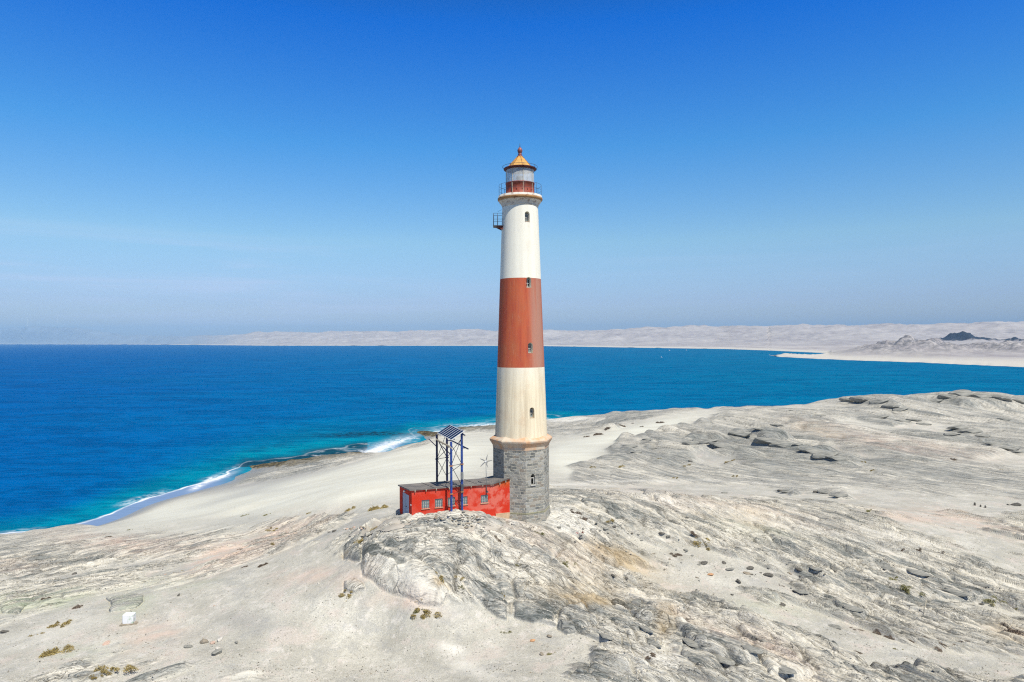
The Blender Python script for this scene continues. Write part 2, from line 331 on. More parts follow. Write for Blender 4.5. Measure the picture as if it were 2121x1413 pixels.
def grid_mesh(name, X, Y, Z, attrs, vattrs={}):
    nr, nc = X.shape
    me = bpy.data.meshes.new(name)
    nv = nr * nc; co = np.stack([X, Y, Z], -1).reshape(-1, 3).astype(np.float32)
    i = np.arange(nr - 1)[:, None] * nc + np.arange(nc - 1)[None]
    fc = np.stack([i, i + 1, i + nc + 1, i + nc], -1).reshape(-1)
    nf = (nr - 1) * (nc - 1)
    me.vertices.add(nv); me.vertices.foreach_set('co', co.ravel())
    me.loops.add(nf * 4); me.loops.foreach_set('vertex_index', fc.astype(np.int32))
    me.polygons.add(nf); me.polygons.foreach_set('loop_start', (np.arange(nf) * 4).astype(np.int32))
    me.polygons.foreach_set('loop_total', np.full(nf, 4, np.int32))
    me.polygons.foreach_set('use_smooth', np.ones(nf, bool))
    for k, v in attrs.items():
        a = me.attributes.new(k, 'FLOAT_COLOR', 'POINT')
        c = np.ones((nv, 4), np.float32)
        for j, ch in enumerate(v): c[:, j] = ch.reshape(-1)
        a.data.foreach_set('color', c.ravel())
    for k, v in vattrs.items():
        a = me.attributes.new(k, 'FLOAT_VECTOR', 'POINT')
        a.data.foreach_set('vector', np.stack([c.reshape(-1) for c in v], -1).astype(np.float32).ravel())
    me.update(calc_edges=True); me.validate()
    o = bpy.data.objects.new(name, me); col.objects.link(o); return o

# ------------------------------------------------------------------ material helper
class NT:
    def __init__(s, name):
        s.m = bpy.data.materials.new(name); s.m.use_nodes = True
        s.t = s.m.node_tree; s.t.nodes.clear()
        s.out = s.n('ShaderNodeOutputMaterial')
    def n(s, kind, **kw):
        nd = s.t.nodes.new(kind)
        for k, v in kw.items():
            if k.startswith('i_'):
                key = k[2:]
                key = int(key) if key.isdigit() else key.replace('_', ' ')
                s.set(nd.inputs[key], v)
            else: setattr(nd, k, v)
        return nd
    def set(s, inp, v):
        if isinstance(v, bpy.types.NodeSocket): s.t.links.new(v, inp)
        elif isinstance(v, (tuple, list)) and inp.type == 'RGBA': inp.default_value = tuple(v) + ((1,) if len(v) == 3 else ())
        else: inp.default_value = v
    def math(s, op, a, b=0.0, c=None, clamp=False):
        nd = s.n('ShaderNodeMath', operation=op, use_clamp=clamp); s.set(nd.inputs[0], a); s.set(nd.inputs[1], b)
        if c is not None: s.set(nd.inputs[2], c)
        return nd.outputs[0]
    def noise(s, vec, scale, detail=4, rough=.55, dist=0.0, out='Fac'):
        nd = s.n('ShaderNodeTexNoise'); s.set(nd.inputs['Vector'], vec); nd.inputs['Scale'].default_value = scale
        nd.inputs['Detail'].default_value = detail; nd.inputs['Roughness'].default_value = rough; nd.inputs['Distortion'].default_value = dist
        return nd.outputs[out]
    def ramp(s, f, stops, interp='LINEAR'):
        nd = s.n('ShaderNodeValToRGB'); s.set(nd.inputs[0], f); cr = nd.color_ramp; cr.interpolation = interp
        while len(cr.elements) < len(stops): cr.elements.new(.5)
        for e, (p, c) in zip(cr.elements, stops):
            e.position = p; e.color = (c, c, c, 1) if isinstance(c, (int, float)) else tuple(c) + (1,)
        return nd.outputs[0]
    def mix(s, f, a, b, mode='MIX'):
        nd = s.n('ShaderNodeMix', data_type='RGBA', blend_type=mode); s.set(nd.inputs[0], f); s.set(nd.inputs[6], a); s.set(nd.inputs[7], b)
        return nd.outputs[2]
    def maprange(s, v, a, b, c=0.0, d=1.0, smooth=False):
        nd = s.n('ShaderNodeMapRange', interpolation_type='SMOOTHSTEP' if smooth else 'LINEAR'); s.set(nd.inputs[0], v)
        for i, q in enumerate((a, b, c, d)): s.set(nd.inputs[i + 1], q)
        return nd.outputs[0]
    def vmul(s, v, k):
        nd = s.n('ShaderNodeVectorMath', operation='MULTIPLY'); s.set(nd.inputs[0], v); nd.inputs[1].default_value = k; return nd.outputs[0]
    def obj(s): return s.n('ShaderNodeTexCoord').outputs['Object']
    def geo(s): return s.n('ShaderNodeNewGeometry').outputs['Position']
    def bump(s, h, strength=.5, dist=.02):
        nd = s.n('ShaderNodeBump'); s.set(nd.inputs['Height'], h); nd.inputs['Strength'].default_value = strength
        nd.inputs['Distance'].default_value = dist; return nd.outputs[0]
    def pbr(s, color, rough=.8, metal=0.0, normal=None, spec=.3, **kw):
        p = s.n('ShaderNodeBsdfPrincipled'); s.set(p.inputs['Base Color'], color); s.set(p.inputs['Roughness'], rough)
        s.set(p.inputs['Metallic'], metal); s.set(p.inputs['Specular IOR Level'], spec)
        if normal is not None: s.set(p.inputs['Normal'], normal)
        for k, v in kw.items(): s.set(p.inputs[k.replace('_', ' ')], v)
        s.t.links.new(p.outputs[0], s.out.inputs[0]); return p

def mat_ground():
    s = NT('headland_ground')
    def att(k):
        a = s.n('ShaderNodeAttribute', attribute_name=k); sp = s.n('ShaderNodeSeparateColor'); s.t.links.new(a.outputs['Color'], sp.inputs[0]); return sp.outputs
    m1 = att('mask1'); m2 = att('mask2'); m3 = att('mask3'); m4 = att('mask4')
    st = s.n('ShaderNodeAttribute', attribute_name='strata').outputs['Vector']
    P = s.geo()
    # banded gneiss
    n1 = s.noise(s.vmul(st, (1.1, .16, .6)), 1.0, 6, .62, .3)
    n2 = s.noise(s.vmul(st, (4.5, .5, 2.0)), 1.0, 6, .65, .4)
    n3 = s.noise(s.vmul(st, (16., 1.8, 8.0)), 1.0, 4, .6, .2)
    f = s.math('ADD', s.math('MULTIPLY', n1, .40), s.math('ADD', s.math('MULTIPLY', n2, .42), s.math('MULTIPLY', n3, .30)))
    f = s.math('ADD', f, s.math('MULTIPLY', s.math('SUBTRACT', m4[0], .5), .34))
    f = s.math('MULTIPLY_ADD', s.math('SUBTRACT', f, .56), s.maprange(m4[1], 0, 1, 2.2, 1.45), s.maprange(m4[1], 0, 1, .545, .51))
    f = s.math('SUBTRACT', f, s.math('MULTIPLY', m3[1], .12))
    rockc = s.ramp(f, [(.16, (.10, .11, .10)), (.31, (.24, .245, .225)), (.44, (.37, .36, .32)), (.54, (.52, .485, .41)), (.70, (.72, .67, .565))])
    # dark joints
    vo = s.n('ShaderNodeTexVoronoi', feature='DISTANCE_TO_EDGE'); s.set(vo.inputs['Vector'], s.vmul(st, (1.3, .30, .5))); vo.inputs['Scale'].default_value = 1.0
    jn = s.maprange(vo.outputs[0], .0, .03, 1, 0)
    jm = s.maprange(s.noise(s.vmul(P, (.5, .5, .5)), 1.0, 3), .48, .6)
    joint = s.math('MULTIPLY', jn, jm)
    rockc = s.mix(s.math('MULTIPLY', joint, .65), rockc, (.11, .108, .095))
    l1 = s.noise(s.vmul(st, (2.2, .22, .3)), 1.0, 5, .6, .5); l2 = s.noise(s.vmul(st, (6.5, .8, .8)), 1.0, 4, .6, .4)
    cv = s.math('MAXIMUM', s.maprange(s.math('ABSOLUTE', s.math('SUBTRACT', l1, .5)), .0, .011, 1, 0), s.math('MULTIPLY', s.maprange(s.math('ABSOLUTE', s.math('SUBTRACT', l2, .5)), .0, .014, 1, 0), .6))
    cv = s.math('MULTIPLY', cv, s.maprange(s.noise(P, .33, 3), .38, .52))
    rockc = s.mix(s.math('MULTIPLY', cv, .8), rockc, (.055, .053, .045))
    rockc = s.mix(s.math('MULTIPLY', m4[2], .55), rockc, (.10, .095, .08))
    # sand: fine grit, pale drift, gravel specks
    g1 = s.noise(P, .35, 5, .6); g2 = s.noise(P, 6.0, 5, .7); g3 = s.noise(P, 22.0, 3, .7)
    sand = s.ramp(g1, [(.3, (.42, .395, .325)), (.5, (.52, .49, .41)), (.7, (.64, .605, .515))])
    sand = s.mix(s.maprange(g2, .42, .66, 0, .45), sand, (.33, .31, .275))
    g4 = s.noise(P, 1.3, 6, .68, .3)
    sand = s.mix(s.maprange(g4, .55, .62, 0, .65), sand, (.66, .61, .54)); g5 = s.noise(P, .45, 7, .7, .6); sand = s.mix(s.maprange(g5, .55, .62, 0, .55), sand, (.60, .51, .44)); sand = s.mix(s.maprange(g5, .45, .39, 0, .5), sand, (.37, .36, .33)); sand = s.mix(s.maprange(g4, .43, .34, 0, .45), sand, (.34, .32, .27))
    sand = s.mix(s.math('MULTIPLY', s.maprange(g3, .56, .62), .7), sand, (.22, .215, .20))
    sand = s.mix(s.math('MULTIPLY', s.maprange(g3, .42, .36), .6), sand, (.78, .75, .68))
    dn = s.noise(s.vmul(P, (.09, .3, .3)), 1.0, 5, .6)
    dunec = s.ramp(dn, [(.35, (.61, .585, .49)), (.6, (.69, .67, .57))])
    sand = s.mix(m1[1], sand, dunec)
    # wind ripples and drifts that follow the slope
    sand = s.mix(s.math('MULTIPLY', m3[1], .7), sand, (.27, .27, .27))
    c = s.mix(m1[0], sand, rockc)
    pk = s.math('MULTIPLY', m2[0], .55, clamp=True); c = s.mix(pk, c, s.mix(n2, (.60, .36, .26), (.72, .58, .48)))
    gr = s.math('MULTIPLY', m2[1], .6, clamp=True); c = s.mix(gr, c, s.mix(n2, (.30, .36, .22), (.62, .66, .44)))
    oc = s.math('MULTIPLY', m2[2], .55, clamp=True); c = s.mix(oc, c, s.mix(n2, (.42, .27, .10), (.62, .47, .26)))
    wf = s.math('MULTIPLY', s.math('MULTIPLY', m3[0], s.maprange(g2, .3, .55, .4, 1)), .9, clamp=True); c = s.mix(wf, c, (.80, .76, .67))
    # wet sand at the waterline, weed on the reef
    c = s.mix(m1[2], c, (.30, .285, .25))
    wn = s.noise(P, 1.2, 4, .6)
    c = s.mix(m3[2], c, s.ramp(wn, [(.35, (.02, .018, .012)), (.5, (.09, .065, .025)), (.62, (.24, .19, .09)), (.75, (.38, .33, .22))]))
    h = s.math('ADD', s.math('MULTIPLY', s.math('ADD', n2, s.math('MULTIPLY', n3, .5)), s.math('MULTIPLY', m1[0], 1.4)), s.math('MULTIPLY', s.math('ADD', g2, s.math('MULTIPLY', g3, .6)), .35))
    h = s.math('SUBTRACT', h, s.math('MULTIPLY', s.math('ADD', joint, cv), s.math('MULTIPLY', m1[0], .8)))
    s.pbr(c, s.maprange(m1[2], 0, 1, .9, .35), normal=s.bump(h, .75, .12), spec=.25)
    return s.m
nzr = np.clip(wet, 0, 1)
ground = grid_mesh('ground', X, Y, Z,
    {'mask1': (rock, dune, nzr), 'mask2': (np.clip(pink, 0, 1), np.clip(green, 0, 1), np.clip(ochre, 0, 1)),
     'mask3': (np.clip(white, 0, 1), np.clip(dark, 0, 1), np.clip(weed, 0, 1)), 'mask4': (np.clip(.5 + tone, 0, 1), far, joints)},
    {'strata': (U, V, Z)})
ground.data.materials.append(mat_ground()); ground['kind'] = 'structure'

# ------------------------------------------------------------------ sea
ts = np.concatenate([np.linspace(-1.5, -.85, 60)[:-1], np.linspace(-.85, .85, 1000), np.linspace(.85, 1.5, 60)[1:]])
qs = 1 / np.linspace(1 / 75., 1 / 340., 520)
qs = np.concatenate([np.linspace(30, 75, 10)[:-1], qs, np.geomspace(340, 17000, 90)[1:]])
TS, QS = np.meshgrid(ts, qs); XS = TS * QS; YS = QS
dep = np.where(YS < 420, lookup(Z, TA, QA, XS, YS), -20.0); dep = np.where((TS < -1.14) | (TS > 1.14), -12., dep)
dep = np.where(YS > 300, np.minimum(dep, -6), dep)
wob = .35 * perlin(XS / 9, YS / 9, 101) + .15 * perlin(XS / 2.5, YS / 2.5, 102)
dd = dep + wob * .5
sx, sy = project(XS, YS, XS * 0)
def sell(px, py, rx, ry, rot=0):
    c, s_ = math.cos(R(rot)), math.sin(R(rot)); dx = sx - px; dy = sy - py
    a = (dx * c + dy * s_) / rx; b = (-dx * s_ + dy * c) / ry
    return np.exp(-(a * a + b * b) * .9)
lace = np.clip(.5 + 1.3 * perlin(XS / 1.6, YS / 1.1, 103) + .8 * perlin(XS / .5, YS / .5, 104), 0, 1)
beachy = 1 - sm(430, 520, sx) 
foam = np.exp(-((dd + .90) / .065) ** 2) * .95 * (.5 + .8 * sm(-.3, .3, perlin(XS / 9, YS / 9, 107))) + np.exp(-((dd + 1.25) / .35) ** 2) * .4 * lace * sm(-.2, .3, perlin(XS / 14, YS / 14, 105))
foam = foam * (beachy + .25) 
foam = foam + (sell(785, 930, 62, 4.0, -19) * 1.3 + sell(755, 940, 45, 4, -10) * .9 + sell(800, 918, 40, 6, -19) * .4) * (.45 + .8 * lace)
foam = foam + (sell(432, 994, 10, 2.5, -25) + sell(408, 1009, 14, 4, -22) + sell(455, 990, 26, 3, -20)) * (.5 + .6 * lace)
foam = foam + (sell(960, 886, 50, 3, -4) + sell(1010, 880, 30, 3, 0)) * (.2 + .7 * lace) + sell(910, 896, 14, 3) * lace
foam = foam + .9 * lace * sm(.25, .7, perlin(XS / 4, YS / 4, 106)) * np.exp(-((dd + .4) / .5) ** 2) * (sx > 470) * .6
wc = (perlin(XS / 1.1, YS / 1.1, 108) > .985) & (dep < -4) & (YS < 900)
foam = np.clip(foam, 0, 1)
film = sm(-.98, -.84, dd) * beachy + sell(800, 928, 40, 9, -15) * .9 * (dd > -.9)
shallow = sm(-5.5, -.6, dep)
teal = np.clip(shallow + sell(620, 915, 150, 30, -10) * .6 + sell(330, 1000, 150, 26, -22) * .45, 0, 1)
kelp = np.clip((sell(780, 898, 70, 4) * 1.0 + sell(700, 903, 60, 4) * .5 + sell(560, 925, 60, 4, -10) * .3) * (.3 + 1.2 * lace) + np.exp(-((dd + .5) / .9) ** 2) * (sx > 470) * (sx < 760) * .9 * (sy < 968), 0, 1)
ZS = np.zeros_like(XS)
sea = grid_mesh('sea', XS, YS, ZS, {'sea1': (foam, np.clip(film, 0, 1), teal), 'sea2': (np.clip(kelp, 0, 1), foam, foam)})
sea['kind'] = 'structure'
def mat_sea():
    s = NT('sea_water')
    a = s.n('ShaderNodeAttribute', attribute_name='sea1'); sp = s.n('ShaderNodeSeparateColor'); s.t.links.new(a.outputs['Color'], sp.inputs[0]); m = sp.outputs
    a2 = s.n('ShaderNodeAttribute', attribute_name='sea2'); sp2 = s.n('ShaderNodeSeparateColor'); s.t.links.new(a2.outputs['Color'], sp2.inputs[0]); k = sp2.outputs
    P = s.geo(); xyz = s.n('ShaderNodeSeparateXYZ'); s.t.links.new(P, xyz.inputs[0])
    # the bay is deeper on the left (seaward) side
    ratio = s.math('DIVIDE', xyz.outputs[0], s.math('ADD', s.math('ABSOLUTE', xyz.outputs[1]), 60.0))
    big = s.noise(s.vmul(P, (.004, .010, .01)), 1.0, 4, .55)
    q = s.math('ADD', s.maprange(ratio, -.62, .35), s.math('MULTIPLY', s.math('SUBTRACT', big, .5), .5), clamp=True)
    c = s.ramp(q, [(0, (.0, .105, .34)), (.45, (.0, .130, .33)), (1, (.0, .150, .30))])
    c = s.mix(s.math('MULTIPLY', m[2], .8), c, (.0, .25, .33))
    rp = s.math('ADD', s.math('MULTIPLY', s.noise(s.vmul(P, (.16, .5, .5)), 1.0, 5, .65, .4), .5), s.math('MULTIPLY', s.noise(s.vmul(P, (.022, .055, .5)), 1.0, 6, .68, .6), .5))
    c = s.mix(s.maprange(rp, .445, .565, .0, .95), c, s.mix(.5, c, (.0, .03, .12)))
    c = s.mix(s.math('MULTIPLY', k[0], .85), c, (.008, .02, .035))
    c = s.mix(s.math('MULTIPLY', m[1], .9), c, (.19, .27, .44))  # sky reflected in the thin water sheet, put into the colour
    fn = s.noise(P, 1.6, 5, .7)
    ff = s.math('MULTIPLY', m[0], s.maprange(fn, .3, .6, .45, 1.25), clamp=True)
    c = s.mix(ff, c, (.82, .84, .86))
    w1 = s.noise(s.vmul(P, (.35, 1.0, 1)), .9, 6, .62, .3); w2 = s.noise(s.vmul(P, (.03, .09, 1)), 1.0, 4, .6)
    bp = s.bump(s.math('ADD', s.math('MULTIPLY', w1, .5), s.math('MULTIPLY', w2, 2.2)), .55, .8)
    s.pbr(c, s.maprange(ff, 0, 1, .34, .8), normal=bp, spec=0.0)
    return s.m
sea.data.materials.append(mat_sea())

# ------------------------------------------------------------------ the far side of the bay
tf = np.linspace(-1.3, 1.3, 900)
pf = CX + FX * tf
hp = 704 - (pf - CX) * math.tan(R(.25))
shy = np.interp(pf, [-900,0,300,560,1000,1130,1300,1500,1588,1594,1610,1640,1750,1900,2121,2400,2900],
                [716,713.2,713.6,716,716.2,717,720,723,726,736.5,739,741,746,751,761,775,800])
shf = np.interp(pf, [-900,0,300,560,1000,1130,1300,1500,1588,1700,1900,2900], [716,713.2,713.6,716,716.2,717,720,723,726,731,738,760])
pgr = np.interp(pf, [1480, 1585], [0, 1])
shy = np.where(pf < 1590, shf * (1 - pgr) + 738 * pgr, shy)
dfar = CAMZ * FX / np.maximum(shf - hp, 3.9)
dsh = CAMZ * FX / np.maximum(shy - hp, 3.9)
dsh = dsh * (1 + .012 * fbm(pf / 30, pf * 0, 3, 201))
sN = np.linspace(0, 1, 420)
dend = np.maximum(dsh + 5500, 9500) + 3500 * np.clip((450 - pf) / 300, 0, 1)
SS = sN[:, None]
QF = dsh[None] * (dend / dsh)[None] ** SS
TF = np.broadcast_to(tf[None], QF.shape); XF = TF * QF; YF = QF; PF = CX + FX * TF
spit = (QF - dsh[None]) - 9e3 * (PF < 1590); spit = np.where(PF >= 1590, np.minimum(spit, (PF - 1588) * 1.2 + 30 - 0 * QF), spit)
spit = np.where((PF >= 1590) & (PF < 1720), np.minimum(spit, dsh[None] * (.02 + .2 * ((PF - 1590) / 130) ** 2) - (QF - dsh[None])), spit)
off = np.maximum(QF - dfar[None], spit)
zmax = np.interp(pf, [-900,0,150,260,420,560,800,1000,1200,1400,1500,1620,1800,2000,2121,2900], [250,260,240,110,75,105,105,100,100,105,100,112,124,116,118,125])
dm_ = np.interp(pf, [0, 500, 1000, 2121], [10800, 7200, 5600, 4600])
nb = fbm(XF / 900, YF / 700, 5, 211); nb2 = fbm(XF / 160, YF / 160, 5, 212)
nb3 = 1 - np.abs(fbm(XF / 420, YF / 300, 4, 213)) * 1.5
rampd = sm(0, 1, off / np.maximum(dm_ - dfar, 800)[None])
ZF = 1.6 * sm(0, 40, off) + 2.5 * sm(30, 250, off) * (1 + nb2) + 24 * sm(200, 1600, off) * (.45 + .35 * nb) + zmax[None] * (.78 + .16 * nb + .10 * nb3) * sm(.35, 1, rampd) + sm(.2, .6, rampd) * 9 * nb2
ZF = ZF - 1.5 * (off <= 0)
hillm = np.zeros_like(XF)
for (a, b, D0, wp, dr, H) in [(1870,733,1250,44,150,20),(1835,733,1180,40,120,12),(1910,733,1280,40,140,15),(1960,733,1350,30,100,9),(2090,735,1150,50,140,14),(2140,735,1200,60,140,14),(1640,739,1190,42,35,4.5),(1700,739,1200,60,40,3)]:
    cx_ = (a - CX) / FX * D0; w_ = wp / FX * D0
    g = np.exp(-(((XF - cx_) / w_) ** 2 + ((YF - D0) / dr) ** 2))
    ZF = ZF + H * g * (1 + .5 * fbm(XF / 30, YF / 30, 4, 221)); hillm = hillm + g
darkm = np.zeros_like(XF)
for (a, D0, wp, H) in [(1935,2500,9,9),(1948,2500,8,8),(1980,2500,17,24),(1996,2500,12,20),(2012,2500,14,14),(2035,2500,15,18),(2055,2500,16,9),(2100,2500,9,13),(1962,2500,8,6),(2118,2500,8,5)]:
    cx_ = (a - CX) / FX * D0; w_ = wp / FX * D0
    g = np.exp(-(((XF - cx_) / w_) ** 2 + ((YF - D0) / 90) ** 2) * 1.2)
    ZF = ZF + H * g * (1 + .45 * fbm(XF / 25, YF / 40, 4, 231)); darkm = np.maximum(darkm, g)
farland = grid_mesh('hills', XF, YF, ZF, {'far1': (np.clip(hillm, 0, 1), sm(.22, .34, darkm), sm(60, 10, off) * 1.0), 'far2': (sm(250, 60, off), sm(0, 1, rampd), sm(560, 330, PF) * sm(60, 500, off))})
farland['kind'] = 'structure'
def mat_far():
    s = NT('desert_hills')
    a = s.n('ShaderNodeAttribute', attribute_name='far1'); sp = s.n('ShaderNodeSeparateColor'); s.t.links.new(a.outputs['Color'], sp.inputs[0]); m = sp.outputs
    a2 = s.n('ShaderNodeAttribute', attribute_name='far2'); sp2 = s.n('ShaderNodeSeparateColor'); s.t.links.new(a2.outputs['Color'], sp2.inputs[0]); k = sp2.outputs
    P = s.geo()
    n1 = s.noise(s.vmul(P, (.0035, .0035, .02)), 1.0, 8, .62, .5); n2 = s.noise(s.vmul(P, (.03, .012, .08)), 1.0, 7, .65, .5); n3 = s.noise(P, .12, 5, .7)
    c = s.ramp(s.math('ADD', s.math('MULTIPLY', n1, .5), s.math('MULTIPLY', n2, .5)), [(.36, (.30, .27, .275)), (.47, (.38, .35, .34)), (.56, (.45, .415, .395)), (.68, (.52, .485, .45))])
    c = s.mix(s.math('MULTIPLY', m[0], s.maprange(n3, .42, .56, 0, .85)), c, (.13, .13, .14))
    c = s.mix(s.math('MULTIPLY', k[0], .8), c, (.60, .56, .48))
    c = s.mix(s.math('MULTIPLY', k[2], .92), c, (.24, .30, .38))  # distance haze over the left mountains put into their blue colour
    c = s.mix(m[1], c, (.030, .038, .055))
    s.pbr(c, .95, normal=s.bump(s.math('ADD', n2, n1), .25, 6.0), spec=.1)
    return s.m
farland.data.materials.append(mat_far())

# ------------------------------------------------------------------ mesh helpers
def tag(o, label=None, cat=None, group=None, kind=None):
    if label: o['label'] = label
    if cat: o['category'] = cat
    if group: o['group'] = group
    if kind: o['kind'] = kind
    return o
def empty(name, loc, label, cat, group=None, rz=0):
    o = bpy.data.objects.new(name, None); o.empty_display_size = .3; o.location = loc; o.rotation_euler = (0, 0, rz); col.objects.link(o)
    return tag(o, label, cat, group)
class MB:
    def __init__(s): s.v = []; s.f = []; s.mi = []; s.sm = []
    def add(s, vs, fs, mi=0, smooth=False):
        b = len(s.v); s.v += [tuple(float(c) for c in v) for v in vs]
        for f in fs: s.f.append([b + i for i in f]); s.mi.append(mi); s.sm.append(smooth)
        return s
    def box(s, c, sz, ax=None, mi=0):
        c = np.array(c, float); ax = np.eye(3) if ax is None else np.array(ax, float)
        h = np.array(sz, float) / 2
        vs = [c + ax[0] * (h[0] * i) + ax[1] * (h[1] * j) + ax[2] * (h[2] * k) for i in (-1, 1) for j in (-1, 1) for k in (-1, 1)]
        return s.add(vs, [(0, 1, 3, 2), (4, 6, 7, 5), (0, 4, 5, 1), (2, 3, 7, 6), (0, 2, 6, 4), (1, 5, 7, 3)], mi)
    def tube(s, a, b, r, r2=None, n=8, mi=0, caps=True):
        a = np.array(a, float); b = np.array(b, float); d = b - a; L = np.linalg.norm(d); d = d / L
        u = np.cross(d, [0, 0, 1.]); u = np.cross(d, [1., 0, 0]) if np.linalg.norm(u) < .1 else u; u /= np.linalg.norm(u); w = np.cross(d, u)
        r2 = r if r2 is None else r2
        vs = [p + (u * math.cos(2 * PI * i / n) + w * math.sin(2 * PI * i / n)) * q for p, q in ((a, r), (b, r2)) for i in range(n)]
        fs = [(i, (i + 1) % n, n + (i + 1) % n, n + i) for i in range(n)]
        s.add(vs, fs, mi, True)
        if caps: s.add(vs, [tuple(range(n))[::-1], tuple(range(n, 2 * n))], mi)
        return s
    def bar(s, a, b, w, h, mi=0):
        a = np.array(a, float); b = np.array(b, float); d = b - a; L = np.linalg.norm(d); d /= L
        u = np.cross(d, [0, 0, 1.]); u = np.array([1., 0, 0]) if np.linalg.norm(u) < .05 else u / np.linalg.norm(u); v = np.cross(d, u)
        return s.box((a + b) / 2, (L, w, h), (d, u, v), mi)
    def lathe(s, prof, n=64, c=(0, 0), mi=0, rot=0, smooth=True, caps=True):
        N = len(prof); vs = [(c[0] + r * math.sin(rot + 2 * PI * i / n), c[1] - r * math.cos(rot + 2 * PI * i / n), z) for r, z in prof for i in range(n)]
        fs = []; b = len(s.v)
        for k in range(N - 1):
            m = mi if isinstance(mi, int) else mi[k]
            s2 = [(k * n + i, k * n + (i + 1) % n, (k + 1) * n + (i + 1) % n, (k + 1) * n + i) for i in range(n)]
            for f in s2: s.f.append([b + q for q in f]); s.mi.append(m); s.sm.append(smooth)
        s.v += [tuple(float(q) for q in v) for v in vs]
        if caps:
            s.f.append([b + i for i in range(n)][::-1]); s.mi.append(mi if isinstance(mi, int) else mi[0]); s.sm.append(False)
            s.f.append([b + (N - 1) * n + i for i in range(n)]); s.mi.append(mi if isinstance(mi, int) else mi[-1]); s.sm.append(False)
        return s
    def ring(s, c, r, tr, n=48, m=6, mi=0, a0=0, a1=2 * PI):
        full = abs(a1 - a0 - 2 * PI) < 1e-6; k = n if full else n + 1; vs = []
        for i in range(k):
            t = a0 + (a1 - a0) * i / n
            for j in range(m):
                p = 2 * PI * j / m; rr = r + tr * math.cos(p); vs.append((c[0] + rr * math.sin(t), c[1] - rr * math.cos(t), c[2] + tr * math.sin(p)))
        fs = [(i * m + j, ((i + 1) % k) * m + j, ((i + 1) % k) * m + (j + 1) % m, i * m + (j + 1) % m) for i in range(n) for j in range(m)]
        return s.add(vs, fs, mi, True)
    def build(s, name, mats, parent=None, recalc=True, bevel=0):
        me = bpy.data.meshes.new(name); me.from_pydata(s.v, [], s.f)
        for m in (mats if isinstance(mats, (list, tuple)) else [mats]): me.materials.append(m)
        me.polygons.foreach_set('material_index', s.mi); me.polygons.foreach_set('use_smooth', s.sm)
        if recalc or bevel:
            bm = bmesh.new(); bm.from_mesh(me); bmesh.ops.remove_doubles(bm, verts=bm.verts, dist=1e-5)
            if bevel: bmesh.ops.bevel(bm, geom=[e for e in bm.edges if len(e.link_faces) == 2 and e.calc_face_angle(0) > .5], offset=bevel, segments=1, affect='EDGES')
            bmesh.ops.recalc_face_normals(bm, faces=bm.faces); bm.to_mesh(me); bm.free()
        o = bpy.data.objects.new(name, me); col.objects.link(o)
        if parent: o.parent = parent; o.matrix_parent_inverse = parent_inv(parent)
        return o
def parent_inv(p):
    m = Matrix.Identity(4); chain = []
    q = p
    while q: chain.append(q); q = q.parent
    for q in reversed(chain): m = m @ q.matrix_parent_inverse @ Matrix.LocRotScale(q.location, q.rotation_euler, q.scale)
    return m.inverted()
def cut(o, cutters):
    dg = bpy.context.evaluated_depsgraph_get
    for c in cutters:
        md = o.modifiers.new('b', 'BOOLEAN'); md.operation = 'DIFFERENCE'; md.object = c; md.solver = 'EXACT'
    bpy.context.view_layer.update()
    ev = o.evaluated_get(dg()); me = bpy.data.meshes.new_from_object(ev)
    o.modifiers.clear(); o.data = me; me.set_sharp_from_angle(angle=R(28))
    for c in cutters: bpy.data.objects.remove(c, do_unlink=True)
    return o

